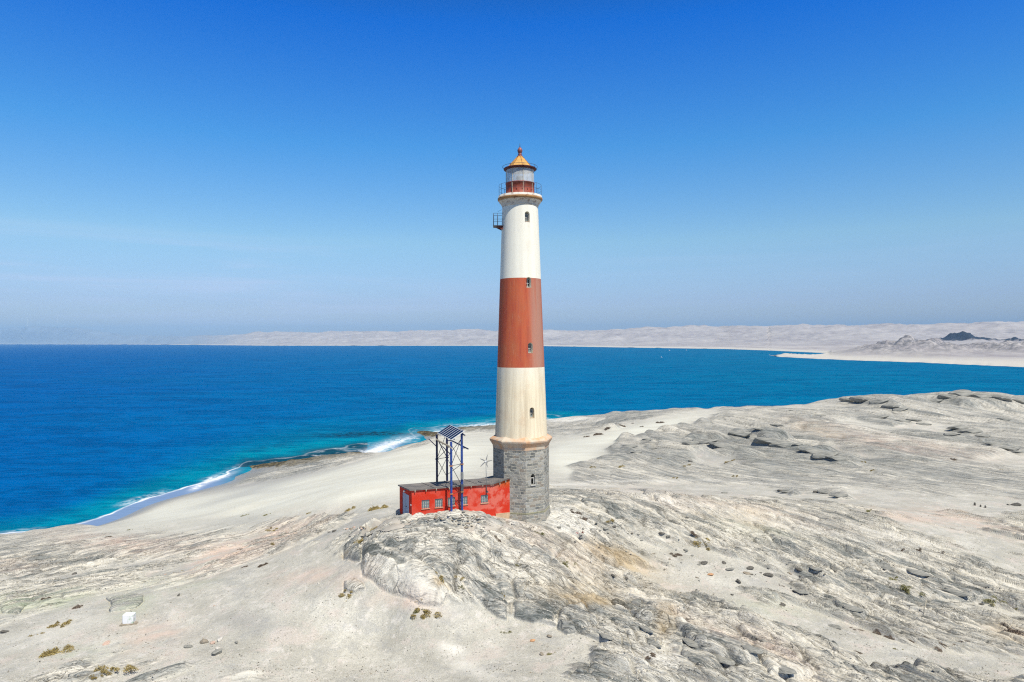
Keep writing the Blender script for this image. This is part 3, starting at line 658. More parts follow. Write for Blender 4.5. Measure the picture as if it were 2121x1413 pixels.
# ------------------------------------------------------------------ materials of the things
def flat(name, c, rough=.7, metal=0., var=.12, scale=6., spec=.3, bump=.15):
    s = NT(name); n_ = s.noise(s.obj(), scale, 5, .65)
    c2 = tuple(max(0, q * (1 - var * 2)) for q in c); c3 = tuple(min(1, q * (1 + var)) for q in c)
    s.pbr(s.mix(s.maprange(n_, .3, .7), c2, c3), rough, metal, s.bump(n_, bump, .01), spec); return s.m
def mat_shaft(name, red, zlo, zhi):
    s = NT(name); P = s.obj(); xyz = s.n('ShaderNodeSeparateXYZ'); s.t.links.new(P, xyz.inputs[0])
    st = s.noise(s.vmul(P, (2.2, 2.2, .10)), 1.0, 6, .62, .2); bl = s.noise(s.vmul(P, (1, 1, .6)), .9, 6, .6); fi = s.noise(s.vmul(P, (9, 9, 1.2)), 1.0, 5, .7)
    if red:
        c = s.ramp(st, [(.34, (.42, .075, .045)), (.46, (.52, .105, .05)), (.56, (.58, .13, .055)), (.68, (.48, .10, .07))])
        c = s.mix(s.maprange(bl, .45, .72, 0, .55), c, (.47, .17, .075))
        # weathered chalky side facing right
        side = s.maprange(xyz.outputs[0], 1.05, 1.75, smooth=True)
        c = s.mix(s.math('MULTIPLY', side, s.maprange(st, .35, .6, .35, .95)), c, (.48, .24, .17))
        c = s.mix(s.maprange(fi, .60, .74, 0, .5), c, (.60, .33, .20))
        c = s.mix(s.maprange(fi, .38, .28, 0, .5), c, (.22, .035, .03))
    else:
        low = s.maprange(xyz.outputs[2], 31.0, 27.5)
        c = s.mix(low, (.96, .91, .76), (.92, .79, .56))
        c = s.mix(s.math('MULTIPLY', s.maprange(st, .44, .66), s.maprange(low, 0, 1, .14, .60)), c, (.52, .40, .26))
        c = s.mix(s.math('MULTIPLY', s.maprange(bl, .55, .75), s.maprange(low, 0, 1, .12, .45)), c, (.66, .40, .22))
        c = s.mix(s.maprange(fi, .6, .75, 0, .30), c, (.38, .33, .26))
        dark_left = s.math('MULTIPLY', s.maprange(xyz.outputs[0], -.6, -1.6, smooth=True), low)  # darker towards the left edge of the lower band
        c = s.mix(s.math('MULTIPLY', dark_left, s.maprange(fi, .35, .65, .1, .55)), c, (.30, .27, .23))
    s.pbr(c, .75, normal=s.bump(s.math('ADD', fi, bl), .18, .03), spec=.2); return s.m
def mat_stone():
    s = NT('rubble_masonry'); uv = s.n('ShaderNodeAttribute', attribute_name='wall_uv').outputs['Vector']
    P = s.obj()
    dn = s.n('ShaderNodeTexNoise'); s.set(dn.inputs['Vector'], uv); dn.inputs['Scale'].default_value = 2.3; dn.inputs['Detail'].default_value = 3
    dv = s.n('ShaderNodeVectorMath', operation='MULTIPLY_ADD'); s.t.links.new(dn.outputs['Color'], dv.inputs[0]); dv.inputs[1].default_value = (.30, .22, 0); s.t.links.new(uv, dv.inputs[2])
    b = s.n('ShaderNodeTexBrick', offset=.5, squash=1.35, squash_frequency=3); s.t.links.new(dv.outputs[0], b.inputs['Vector'])
    b.inputs['Scale'].default_value = 1; b.inputs['Brick Width'].default_value = .36; b.inputs['Row Height'].default_value = .20
    b.inputs['Mortar Size'].default_value = .022; b.inputs['Mortar Smooth'].default_value = .25; b.inputs['Bias'].default_value = 0
    s.set(b.inputs['Color1'], (0, 0, 0)); s.set(b.inputs['Color2'], (1, 1, 1)); s.set(b.inputs['Mortar'], (.5, .5, .5))
    cc = s.ramp(b.outputs['Color'], [(0, (.10, .105, .10)), (.25, (.24, .24, .215)), (.5, (.34, .33, .29)), (.72, (.25, .20, .15)), (.85, (.48, .45, .38)), (1, (.36, .36, .34))])
    n1 = s.noise(P, 7, 6, .7); cc = s.mix(s.maprange(n1, .3, .7, 0, .6), cc, s.mix(.5, cc, (.46, .44, .40)))
    bl = s.noise(P, .8, 4); cc = s.mix(s.maprange(bl, .45, .7, 0, .3), cc, (.42, .38, .31))
    c = s.mix(s.math('MULTIPLY', b.outputs['Fac'], .9), cc, (.58, .54, .44))
    h = s.math('ADD', s.math('MULTIPLY', s.math('SUBTRACT', 1.0, b.outputs['Fac']), 1.0), s.math('MULTIPLY', n1, .9))
    s.pbr(c, .9, normal=s.bump(h, 1.0, .06), spec=.2); return s.m
def mat_shedred():
    s = NT('red_render'); P = s.obj()
    n1 = s.noise(P, .9, 5, .6, .3); n2 = s.noise(P, 4, 5, .7)
    xyz = s.n('ShaderNodeSeparateXYZ'); s.t.links.new(P, xyz.inputs[0])
    right = s.maprange(xyz.outputs[0], -4.5, -1.5)
    c = s.mix(n1, (.58, .034, .014), (.66, .06, .032))
    c = s.mix(s.math('MULTIPLY', s.maprange(n1, .49, .56), s.maprange(right, 0, 1, .18, .7)), c, (.72, .21, .15))
    c = s.mix(s.math('MULTIPLY', s.maprange(n2, .62, .72), .4), c, (.74, .45, .36))
    og = s.maprange(xyz.outputs[2], 20.45, 20.95)
    c = s.mix(s.math('MULTIPLY', s.math('MULTIPLY', og, s.maprange(xyz.outputs[0], -1.4, -1.2)), .7), c, (.52, .12, .02))
    s.pbr(c, .8, normal=s.bump(n2, .25, .02), spec=.04); return s.m
def mat_cornice():
    s = NT('stained_cornice'); P = s.obj()
    n1 = s.noise(P, 1.4, 5, .6); n2 = s.noise(s.vmul(P, (3, 3, .8)), 2.0, 5, .7)
    c = s.mix(s.maprange(n1, .4, .62), (.60, .50, .38), (.62, .36, .20)); c = s.mix(s.maprange(n2, .55, .7, 0, .5), c, (.42, .34, .26))
    s.pbr(c, .85, normal=s.bump(n2, .2, .02)); return s.m
def mat_gallery():
    s = NT('stained_gallery'); P = s.obj(); xyz = s.n('ShaderNodeSeparateXYZ'); s.t.links.new(P, xyz.inputs[0])
    n1 = s.noise(s.vmul(P, (2, 2, 5)), 1.3, 5, .65); 
    c = s.mix(s.maprange(xyz.outputs[2], 41.92, 41.98), (.46, .25, .10), (.66, .62, .54))
    c = s.mix(s.maprange(xyz.outputs[2], 41.75, 41.68), c, (.70, .65, .55))
    c = s.mix(s.maprange(n1, .52, .66, 0, .8), c, (.20, .075, .03))
    s.pbr(c, .8, normal=s.bump(n1, .2, .02)); return s.m
def mat_pane():
    s = NT('clouded_glass'); n_ = s.noise(s.obj(), 1.6, 3)
    tr = s.n('ShaderNodeBsdfTransparent'); p = s.n('ShaderNodeBsdfPrincipled')
    s.set(p.inputs['Base Color'], s.mix(n_, (.72, .76, .76), (.86, .82, .74))); p.inputs['Roughness'].default_value = .25
    mx = s.n('ShaderNodeMixShader'); s.set(mx.inputs[0], s.maprange(n_, .3, .7, .45, .75)); s.t.links.new(tr.outputs[0], mx.inputs[1]); s.t.links.new(p.outputs[0], mx.inputs[2])
    s.t.links.new(mx.outputs[0], s.out.inputs[0]); return s.m
def mat_roof():
    s = NT('roofing_felt'); P = s.obj(); n1 = s.noise(s.vmul(P, (.8, 2.4, 1)), 1.5, 5, .65); n2 = s.noise(P, 9, 4, .7)
    c = s.mix(s.maprange(n1, .4, .6), (.13, .12, .11), (.25, .22, .19)); c = s.mix(s.maprange(n2, .6, .75, 0, .5), c, (.32, .25, .20))
    w = s.n('ShaderNodeTexWave', wave_type='BANDS', bands_direction='X'); s.set(w.inputs['Vector'], P); w.inputs['Scale'].default_value = 2.4
    s.pbr(c, .8, normal=s.bump(s.math('ADD', w.outputs['Fac'], n2), .35, .03)); return s.m
def mat_panel():
    s = NT('solar_cells'); uv = s.n('ShaderNodeAttribute', attribute_name='wall_uv').outputs['Vector']
    b = s.n('ShaderNodeTexBrick', offset=0.0, squash=1.0); s.t.links.new(uv, b.inputs['Vector']); b.inputs['Scale'].default_value = 1
    b.inputs['Brick Width'].default_value = .125; b.inputs['Row Height'].default_value = .125; b.inputs['Mortar Size'].default_value = .004
    s.set(b.inputs['Color1'], (.004, .014, .055)); s.set(b.inputs['Color2'], (.005, .018, .065)); s.set(b.inputs['Mortar'], (.007, .02, .07))
    s.pbr(b.outputs['Color'], .5, spec=.12); return s.m
M = dict(
 white=mat_shaft('cream_paint', False, 0, 0), red=mat_shaft('red_paint', True, 0, 0), stone=mat_stone(), shed=mat_shedred(), cornice=mat_cornice(), gallery=mat_gallery(),
 pane=mat_pane(), roof=mat_roof(), panel=mat_panel(),
 yellow=flat('ochre_roof_paint', (.66, .37, .11), .6, 0, .16, 3), rust=flat('rusty_iron', (.20, .055, .035), .7, .0, .3, 8), darkred=flat('red_oxide_paint', (.33, .075, .045), .6, 0, .2, 4),
 iron=flat('dark_iron', (.09, .10, .12), .6, .3, .2), blue=flat('blue_steel_paint', (.035, .08, .30), .5, .1, .25, 5), navy=flat('navy_steel_paint', (.018, .022, .075), .5, .1, .2, 5),
 frame=flat('pale_frame', (.55, .53, .48), .6), glass=flat('dark_window_glass', (.035, .04, .04), .2, 0, .2, 3, .5), greyglass=flat('glass_block', (.17, .22, .22), .25, 0, .3, 9, .5),
 mortar=flat('block_mortar', (.66, .64, .56), .8), door=flat('grey_blue_door', (.46, .49, .58), .6, 0, .06, 2), cream=flat('cream_board', (.52, .45, .33), .7, 0, .15),
 alu=flat('aluminium', (.62, .62, .60), .4, .3, .05), grey=flat('grey_metal', (.28, .28, .27), .5, .3), whitep=flat('white_enamel', (.8, .8, .78), .5),
 plinth=flat('peeling_plinth', (.60, .42, .26), .85, 0, .15, 4), bandc=flat('lichen_course', (.36, .34, .22), .9, 0, .2, 4), copper=flat('copper_pink_finial', (.33, .12, .10), .5, .2, .15),
 blackrust=flat('rust_band', (.12, .03, .025), .7, 0, .3), ochrev=flat('rust_orange', (.50, .22, .06), .7, 0, .3))

# ------------------------------------------------------------------ lighthouse
TX, TY = .66, 51.5
S_ = TY / FX
def tz(py): return CAMZ + ((704 - (1078 - CX) * .00436) - py) * S_
lh = empty('lighthouse', (TX, TY, 18.0), 'tall round lighthouse painted in cream and red bands on an eight-sided grey stone base', 'lighthouse')
def uvattr(o, fn):
    me = o.data; a = me.attributes.new('wall_uv', 'FLOAT_VECTOR', 'CORNER'); buf = np.zeros((len(me.loops), 3), np.float32)
    for p in me.polygons:
        for li in p.loop_indices: buf[li] = fn(p, me.vertices[me.loops[li].vertex_index].co)
    a.data.foreach_set('vector', buf.ravel())
def octuv(p, co):
    ang = math.atan2(p.center.x - TX, -(p.center.y - TY)); k = round((ang - R(30)) / R(45)); c = R(30) + k * R(45)
    tx, ty = math.cos(c), math.sin(c)
    if abs(p.normal.z) > .8: return (co.x, co.y, 0)
    return ((co.x - TX) * tx + (co.y - TY) * ty + k * 1.8 + 20, co.z, 0)
OR = R(7.5)
R8 = 58.5 * S_
def arch_cutter(c, ang, w, h, depth):
    """arched prism cut inwards at azimuth ang from the camera-facing side"""
    nx, ny = math.sin(ang), -math.cos(ang); tx, ty = math.cos(ang), math.sin(ang)
    pts = [(-w / 2, -h / 2), (w / 2, -h / 2), (w / 2, h / 2 - w / 2)] + [(w / 2 * math.cos(a), h / 2 - w / 2 + w / 2 * math.sin(a)) for a in np.linspace(0, PI, 9)[1:-1]] + [(-w / 2, h / 2 - w / 2)]
    vs = [(c[0] + tx * u + nx * q, c[1] + ty * u + ny * q, c[2] + v) for q in (.6, -depth) for u, v in pts]; k = len(pts)
    m = MB(); m.add(vs, [tuple(range(k)), tuple(range(k, 2 * k))[::-1]] + [(i, k + i, k + (i + 1) % k, (i + 1) % k) for i in range(k)])
    return m.build('cutter', M['white'])
def tower_window(py, ang, rad, w=.36, h=.74, depth=.30, frame='frame', pane='greyglass'):
    z = tz(py); nx, ny = math.sin(ang), -math.cos(ang); tx, ty = math.cos(ang), math.sin(ang)
    ax = ((tx, ty, 0), (nx, ny, 0), (0, 0, 1))
    def at_(u, q, v): return (TX + nx * (rad - q) + tx * u, TY + ny * (rad - q) + ty * u, z + v)
    g = MB(); g.box(at_(0, depth - .015, -.05), (w - .02, .02, h * .84), ax)
    wn = g.build('window', M[pane], lh)
    f = MB(); fw = .045
    for sx_ in (-1, 1): f.box(at_(sx_ * (w / 2 - fw / 2 - .004), depth - .05, -.06), (fw, .045, h * .80), ax)
    f.box(at_(0, depth - .052, -.06), (.03, .045, h * .78), ax)
    for v in (-h / 2 + .04, -.06, h * .26): f.box(at_(0, depth - .055, v), (w - .012, .045, .04), ax)
    f.build('window_frame', M[frame], wn)
    sl = MB(); sl.box(at_(0, .04, -h / 2 - .012), (w + .02, .12, .024), ax); sl.build('sill', M['cornice' if frame != 'frame' or True else 'frame'], wn)
# stone base
zb = 17.0; zp = tz(1049); zc = tz(925)
b = MB(); b.lathe([(R8, zp + .0), (R8, zc)], 8, (TX, TY), 0, OR, False)
base_o = b.build('stone_base', M['stone'], lh)
ang_s = R(24.5); apo = R8 * math.cos(R(22.5)); c30 = R(30)
off_s = math.tan(ang_s - c30) * apo
wc_ = (TX + math.sin(c30) * apo + math.cos(c30) * off_s, TY - math.cos(c30) * apo + math.sin(c30) * off_s, tz(983))
cut(base_o, [arch_cutter(wc_, c30, .36, .78, .32)]); uvattr(base_o, octuv)
def stone_window():
    nx, ny = math.sin(c30), -math.cos(c30); tx, ty = math.cos(c30), math.sin(c30); ax = ((tx, ty, 0), (nx, ny, 0), (0, 0, 1))
    P_ = lambda u, q, v: (wc_[0] + tx * u - nx * q, wc_[1] + ty * u - ny * q, wc_[2] + v)
    wn = MB().box(P_(0, .30, -.1), (.33, .02, .56), ax).build('window', M['glass'], lh)
    f = MB()
    for u in (-.13, .13): f.box(P_(u, .12, -.12), (.06, .06, .46), ax)
    f.box(P_(0, .12, .09), (.30, .058, .05), ax); f.build('window_frame', M['frame'], wn)
    MB().box(P_(0, -.015, -.43), (.46, .12, .07), ax).build('sill', M['frame'], wn)
stone_window()
b = MB(); b.lathe([(R8 + .02, zp - .12), (R8 + .045, zp - .02), (R8 + .03, zp)], 8, (TX, TY), 0, OR, False); b.build('string_course', M['bandc'], lh)
b = MB(); b.lathe([(R8 + .16, zb), (R8 + .07, zp - .12)], 8, (TX, TY), 0, OR, False); pl = b.build('plinth', M['stone'], lh); uvattr(pl, octuv)
Rs = lambda py: (37 + (py - 430) * .0358) * S_ * 1.0
b = MB(); b.lathe([(R8 + .012, zc), (R8 + .03, zc + .20), (R8 + .11, tz(916)), (R8 + .25, tz(910)), (R8 + .27, tz(907)), (R8 + .20, tz(905)), (Rs(900) + .02, tz(899)), (Rs(900) - .05, tz(898))], 8, (TX, TY), 0, OR, False)
b.build('base_cornice', M['cornice'], lh)
# shaft in three colour bands
prof = [(Rs(905), tz(903))]; mi = []
ys_ = list(np.linspace(903, 760, 9)) + list(np.linspace(760, 579, 11))[1:] + list(np.linspace(579, 430, 10))[1:]
for p in ys_[1:]:
    prof.append((Rs(p), tz(p))); mi.append(1 if 579 < p + 1 and p < 760 - 1 else 0)
mi = [1 if (579 <= (ys_[i] + ys_[i + 1]) / 2 <= 760) else 0 for i in range(len(ys_) - 1)]
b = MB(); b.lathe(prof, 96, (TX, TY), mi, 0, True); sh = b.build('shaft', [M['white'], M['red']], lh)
WN = [(455, R(21.6)), (588, R(22.6)), (720, R(23.6)), (850, R(24.4))]
cs = []
for py, a in WN:
    r_ = Rs(py); cs.append(arch_cutter((TX + math.sin(a) * r_, TY - math.cos(a) * r_, tz(py)), a, .38, .76, .34))
cut(sh, cs)
for i, (py, a) in enumerate(WN): tower_window(py, a, Rs(py), w=.37, h=.75, depth=.33, pane='greyglass' if i != 1 else 'glass')
# gallery
rg = 46.5 * S_; r0 = Rs(430)
b = MB(); b.lathe([(r0, tz(431)), (r0 + .035, tz(428)), (r0 + .035, tz(426.5)), (r0 + .11, tz(424.5)), (r0 + .12, tz(422.5)), (r0 + .20, tz(421)), (rg - .08, tz(418)), (rg - .01, tz(416)), (rg, tz(412.5)), (rg - .05, tz(411.5)), (rg - .06, tz(407.5)), (.5, tz(407.3))], 96, (TX, TY))
b.build('gallery', M['gallery'], lh)
zg = tz(407.4); rr = rg - .10
rl = MB(); rl.ring((TX, TY, zg + .80), rr, .010, 64, 6); rail = rl.build('gallery_railing', M['iron'], lh)
MB().ring((TX, TY, zg + .42), rr, .008, 64, 6).build('rail', M['iron'], rail)
for i in range(10):
    a = R(12 + 36 * i); MB().tube((TX + rr * math.sin(a), TY - rr * math.cos(a), zg - .02), (TX + rr * math.sin(a), TY - rr * math.cos(a), zg + .82), .013).build('post', M['iron'], rail)
# lantern
rL = 29.5 * S_
b = MB(); b.lathe([(rL + .05, zg - .01), (rL + .05, zg + .06), (rL, zg + .07), (rL, tz(382.5)), (rL + .03, tz(382.1)), (rL + .03, tz(380.9)), (rL - .1, tz(380.6))], 64, (TX, TY))
lw = b.build('lantern_wall', M['darkred'], lh)
for i in range(16):
    a = R(-82 + 22.5 * i); MB().tube((TX + (rL - .02) * math.sin(a), TY - (rL - .02) * math.cos(a), tz(397)), (TX + (rL + .025) * math.sin(a), TY - (rL + .025) * math.cos(a), tz(397)), .035, n=10).build('vent', M['blackrust'], lw)
zl0, zl1 = tz(380.6), tz(353.8)
for i in range(8):
    a0 = R(12 + 45 * i); k = 7
    vs = [(TX + rL * .985 * math.sin(a0 + R(45) * j / k), TY - rL * .985 * math.cos(a0 + R(45) * j / k), z) for z in (zl0, zl1) for j in range(k + 1)]
    m = MB(); m.add(vs, [(j, j + 1, k + 2 + j, k + 1 + j) for j in range(k)], 0, True); m.build('lantern_pane', M['pane'], lh)
    MB().bar((TX + rL * math.sin(a0), TY - rL * math.cos(a0), tz(405)), (TX + rL * math.sin(a0), TY - rL * math.cos(a0), zl1), .035, .035).build('mullion', M['cream'], lh)
b = MB(); b.lathe([(.10, zg), (.10, zl0 + .1), (.26, zl0 + .15), (.30, zl0 + .35), (.24, zl0 + .55), (.08, zl0 + .6)], 20, (TX, TY)); b.build('lamp', M['glass'], lh)
re_ = 34 * S_
b = MB(); b.lathe([(rL - .02, zl1 - .02), (rL + .02, zl1), (re_ - .02, tz(352.6)), (re_, tz(351.2)), (re_ - .02, tz(349.8)), (27.5 * S_, tz(349.5))], 64, (TX, TY)); b.build('eave', M['blackrust'], lh)
b = MB(); b.lathe([(28.2 * S_, tz(350.4)), (27.6 * S_, tz(349.4)), (5.6 * S_, tz(325)), (5 * S_, tz(324))], 8, (TX, TY), 0, R(12), False); rf = b.build('lantern_roof', M['yellow'], lh)
for i in range(8):
    a = R(12 + 45 * i); MB().bar((TX + 27.7 * S_ * math.sin(a), TY - 27.7 * S_ * math.cos(a), tz(349.4)), (TX + 5.6 * S_ * math.sin(a), TY - 5.6 * S_ * math.cos(a), tz(325)), .04, .04).build('ridge', M['ochrev'], rf)
er = MB(); er.ring((TX, TY, tz(346.5)), 36 * S_, .013, 56, 6); ero = er.build('eave_railing', M['iron'], lh)
for i in range(8):
    a = R(12 + 45 * i); s1, c1 = math.sin(a), math.cos(a)
    m = MB(); m.tube((TX + re_ * s1, TY - re_ * c1, tz(351.2)), (TX + 36 * S_ * s1, TY - 36 * S_ * c1, tz(350.4)), .016); m.tube((TX + 36 * S_ * s1, TY - 36 * S_ * c1, tz(350.4)), (TX + 36 * S_ * s1, TY - 36 * S_ * c1, tz(345.5)), .016)
    m.build('post', M['iron'], ero)
b = MB(); b.lathe([(5.2 * S_, tz(325.2)), (6.0 * S_, tz(324)), (4.2 * S_, tz(322.5)), (3.4 * S_, tz(321)), (4.4 * S_, tz(320)), (3.4 * S_, tz(319.2)), (3.2 * S_, tz(318)), (4.2 * S_, tz(316.5)), (5.0 * S_, tz(314)), (5.2 * S_, tz(311.5)), (4.4 * S_, tz(309)), (2.6 * S_, tz(307)), (1.2 * S_, tz(305.2))], 24, (TX, TY))
fi = b.build('finial', M['copper'], lh)
MB().tube((TX, TY, tz(306)), (TX, TY, tz(297)), .03, .012).build('spike', M['iron'], fi)
# small balcony on the left side
za = tz(470); rb = Rs(470); xo = TX - rb; L = 17.5 * S_
m = MB(); m.box((xo - L / 2 + .06, TY - .15, za), (L + .12, 1.0, .05)); bal = m.build('side_balcony', M['iron'], lh)
for yy in (-.55, .25): MB().add([(xo + .1, TY - .0 + yy - .02, za - .03), (xo + .1, TY + yy + .02, za - .03), (xo - L * .7, TY + yy - .02, za - .03), (xo - L * .7, TY + yy + .02, za - .03), (xo + .1, TY + yy - .02, za - .30), (xo + .1, TY + yy + .02, za - .30)], [(0, 2, 3, 1), (0, 4, 2), (1, 3, 5), (4, 5, 3, 2), (0, 1, 5, 4)]).build('bracket', M['rust'], bal)
m = MB(); x1, y0_, y1_ = xo - L + .03, TY - .63, TY + .33
for h_ in (.48, .92):
    m.tube((xo + .12, y0_, za + h_), (x1, y0_, za + h_), .013); m.tube((x1, y0_, za + h_), (x1, y1_, za + h_), .013); m.tube((x1, y1_, za + h_), (xo + .12, y1_, za + h_), .013)
for xx, yy in ((x1, y0_), (x1, y1_), ((x1 + xo) / 2, y0_), ((x1 + xo) / 2, y1_)): m.tube((xx, yy, za), (xx, yy, za + .93), .015)
m.build('balcony_railing', M['iron'], bal)
m = MB(); m.tube((xo + .02, TY - .3, tz(436)), (xo - .28, TY - .5, tz(441)), .008); m.build('stay', M['iron'], lh)

# ------------------------------------------------------------------ red building at the tower's foot
C0 = PY(853, 1082, 47); Dk = PY(828, 1072, 49.2)
C0t = PY(853, 1014.5, 47)[2]; Dt = PY(828, 1005.5, 49.2)[2]
Bf = PY(1023, 1000.7, 49.3); Af = PY(1056, 989.2, 49.7); Ek = PY(995, 992.6, 51.6); Fk = PY(1020, 983.6, 51.6)
shed = empty('outbuilding', (C0[0], C0[1], C0[2]), 'low flat-roofed red building with glass-block windows joined to the lighthouse base', 'building')
G2 = (TX - .9, TY - 1.2)
front = [(C0[0], C0[1], C0t), (Bf[0], Bf[1], Bf[2]), (Af[0], Af[1], Af[2])]
back = [(Dk[0], Dk[1], Dt), (Ek[0], Ek[1], Ek[2]), (Fk[0] + .8, Fk[1], Fk[2] + .05)]
zb2 = 17.2; w_ = MB(); o_ = .0
vs = [(x, y, zb2) for x, y, z in front] + [(x, y, zb2) for x, y, z in back] + [(x, y, z - .06) for x, y, z in front] + [(x, y, z - .06) for x, y, z in back]
w_.add(vs, [(0, 1, 7, 6), (1, 2, 8, 7), (2, 5, 11, 8), (5, 4, 10, 11), (4, 3, 9, 10), (3, 0, 6, 9), (6, 7, 10, 9), (7, 8, 11, 10), (0, 3, 4, 1), (1, 4, 5, 2)])
wall = w_.build('wall', M['shed'], shed)
e1 = np.array([Bf[0] - C0[0], Bf[1] - C0[1], 0]); L1 = np.linalg.norm(e1); e1 /= L1; n1_ = np.array([e1[1], -e1[0], 0])
def on_front(px, py):
    d = ray(px, py); o = np.array([0, 0, CAMZ]); t = np.dot(np.array([C0[0], C0[1], 0]) - [0, 0, 0], n1_) / np.dot(d, n1_); return o + d * t
AXF = (e1, n1_, (0, 0, 1))
wins = [(881.5, 1044.5, .56, .60), (909, 1042, .56, .60), (935, 1039, .54, .60), (961, 1037, .54, .58), (1003.5, 1033.5, .56, .58)]
cs = []
for px, py, ww, hh in wins:
    c = on_front(px, py); cs.append(MB().box(c, (ww, .16, hh), AXF).build('cutter', M['white']))
ed = np.array([Dk[0] - C0[0], Dk[1] - C0[1], 0]); Ld = np.linalg.norm(ed); ed /= Ld; nd_ = np.array([-ed[1], ed[0], 0]); AXD = (ed, nd_, (0, 0, 1))
dc = np.array([C0[0], C0[1], 0]) + ed * Ld * .50; dz0 = (C0[2] + Dk[2]) / 2 - .02
cs.append(MB().box((dc[0], dc[1], dz0 + .94), (1.38, .14, 1.90), AXD).build('cutter', M['white']))
cut(wall, cs)
for px, py, ww, hh in wins:
    c = on_front(px, py)
    fr = MB(); d_ = n1_ * -.045; nx_, ny_ = 4, 3
    wo = MB().box(c - n1_ * .072, (ww - .004, .012, hh - .004), AXF).build('window', M['mortar'], shed)
    g = MB()
    for i in range(nx_):
        for j in range(ny_):
            g.box(c - n1_ * .052 + e1 * ((i + .5) / nx_ - .5) * (ww - .03) + np.array([0, 0, 1]) * (((j + .5) / ny_ - .5) * (hh - .03)), ((ww - .03) / nx_ - .034, .03, (hh - .03) / ny_ - .05), AXF)
    g.build('glass_blocks', M['greyglass'], wo)
    MB().box(c + np.array([0, 0, -hh / 2 - .022]) + n1_ * .01, (ww + .06, .09, .04), AXF).build('sill', M['plinth'], wo)
dr = MB().box((dc[0] - nd_[0] * .045, dc[1] - nd_[1] * .045, dz0 + .93), (1.34, .03, 1.86), AXD).build('door', M['door'], shed)
MB().box((dc[0] - nd_[0] * .025, dc[1] - nd_[1] * .025, dz0 + .93), (.03, .02, 1.84), AXD).build('door_seam', M['grey'], dr)
MB().tube(dc + nd_ * -.02 + np.array([0, 0, dz0 + 1.0]) + ed * -.12, dc + nd_ * .05 + np.array([0, 0, dz0 + 1.0]) + ed * -.12, .03).build('handle', M['iron'], dr)
MB().lathe([(.0, -.05), (.07, -.04), (.09, 0), (.07, .05), (.02, .07)], 14).build('door_lamp', M['whitep'], shed).matrix_parent_inverse = parent_inv(shed) @ Matrix.Translation(Vector(dc + nd_ * .08 + np.array([0, 0, dz0 + 2.05])))
p2 = on_front(855, 1047); MB().box(np.array([C0[0], C0[1], PY(849, 1047, 47)[2]]) + nd_ * .02 + ed * .12, (.10, .04, .10), AXD).build('switch_box', M['whitep'], shed)
# roof slab
ro = MB()
def outp(p, dx, dy, dz): return (p[0] + dx, p[1] + dy, p[2] + dz)
tf_ = [outp(front[0], -.12 - n1_[0] * -.0, -.16, 0), outp(front[1], .02, -.14, 0), outp(front[2], .05, -.12, 0)]
tb_ = [outp(back[0], -.14, .10, 0), outp(back[1], 0, .14, 0), outp(back[2], .0, .14, 0)]
vs = [outp(p, 0, 0, -.055) for p in tf_ + tb_] + [outp(p, 0, 0, .03) for p in tf_ + tb_]
ro.add(vs, [(0, 1, 7, 6), (1, 2, 8, 7), (2, 5, 11, 8), (5, 4, 10, 11), (4, 3, 9, 10), (3, 0, 6, 9), (6, 7, 10, 9), (7, 8, 11, 10), (0, 3, 4, 1), (1, 4, 5, 2)])
roof = ro.build('roof', M['roof'], shed)
for px in (859, 882, 903, 930, 975, 999, 1016, 1020):
    c = on_front(px, 1018 - (px - 853) * .088); MB().box(c + n1_ * .07 + np.array([0, 0, .02]), (.05, .10, .16), AXF).build('rafter_end', M['cream'], roof)
e2 = np.array([Af[0] - Bf[0], Af[1] - Bf[1], 0]); L2 = np.linalg.norm(e2); e2 /= L2; n2_ = np.array([e2[1], -e2[0], 0])
for f_ in (.35, .72):
    p = np.array(front[1]) * (1 - f_) + np.array(front[2]) * f_; MB().box(p + n2_ * .07 - np.array([0, 0, .16]), (.05, .10, .14), (e2, n2_, (0, 0, 1))).build('rafter_end', M['cream'], roof)
for k in (.28, .55, .8):
    a = np.array(tf_[0]) * (1 - k) + np.array(tf_[1]) * k; b_ = np.array(tb_[0]) * (1 - k) + np.array(tb_[1]) * k
    MB().bar(a + [0, 0, .045], b_ + [0, 0, .045], .05, .03).build('roof_seam', M['roof'], roof)
m = MB(); m.box(((Bf[0] * .45 + Af[0] * .55) + n2_[0] * .03, (Bf[1] * .45 + Af[1] * .55) + n2_[1] * .03, 18.35), (L2 * .9, .06, .75), (e2, n2_, (0, 0, 1))); m.build('wall_foot', M['plinth'], shed)

# ------------------------------------------------------------------ solar panel frame straddling the red building
F1 = PY(935, 1062, 47.3); F2 = PY(957, 1056, 48.0)
dB = np.array([-1.39, 3.6, 0]); B1 = F1 + dB; B2 = F2 + dB
ux = dB / np.linalg.norm(dB); vx = np.array([ux[1], -ux[0], 0])
vx = np.array([.933, .36, 0])
st = empty('solar_panel_tower', (F1[0], F1[1], F1[2]), 'blue steel frame carrying a tilted row of solar panels above the red building', 'solar tower')
lowz = PY(935, 911.5, 47.3)[2]; hiz = PY(963, 892.5, 47.65)[2]
zt = {0: lowz - .12, 1: lowz + .32, 2: lowz - .12, 3: lowz + .32}
legs = [F1, F2, B1, B2]
for i, p in enumerate(legs):
    top = np.array([p[0], p[1], zt[i]]); bot = np.array([p[0], p[1], 17.6])
    m = MB(); m.box((top + bot) / 2, (.13, .13, top[2] - bot[2]), (ux, vx, (0, 0, 1)))
    lg = m.build('leg', M['blue'] if i < 2 else M['navy'], st)
    for zz in ((PY(935, 965, 47.3)[2], PY(935, 1023, 47.3)[2]) if i < 2 else (PY(906, 951, 50.9)[2],)):
        MB().box((p[0], p[1], zz), (.24, .24, .05), (ux, vx, (0, 0, 1))).build('flange', M['ochrev'] if i < 2 else M['navy'], lg)
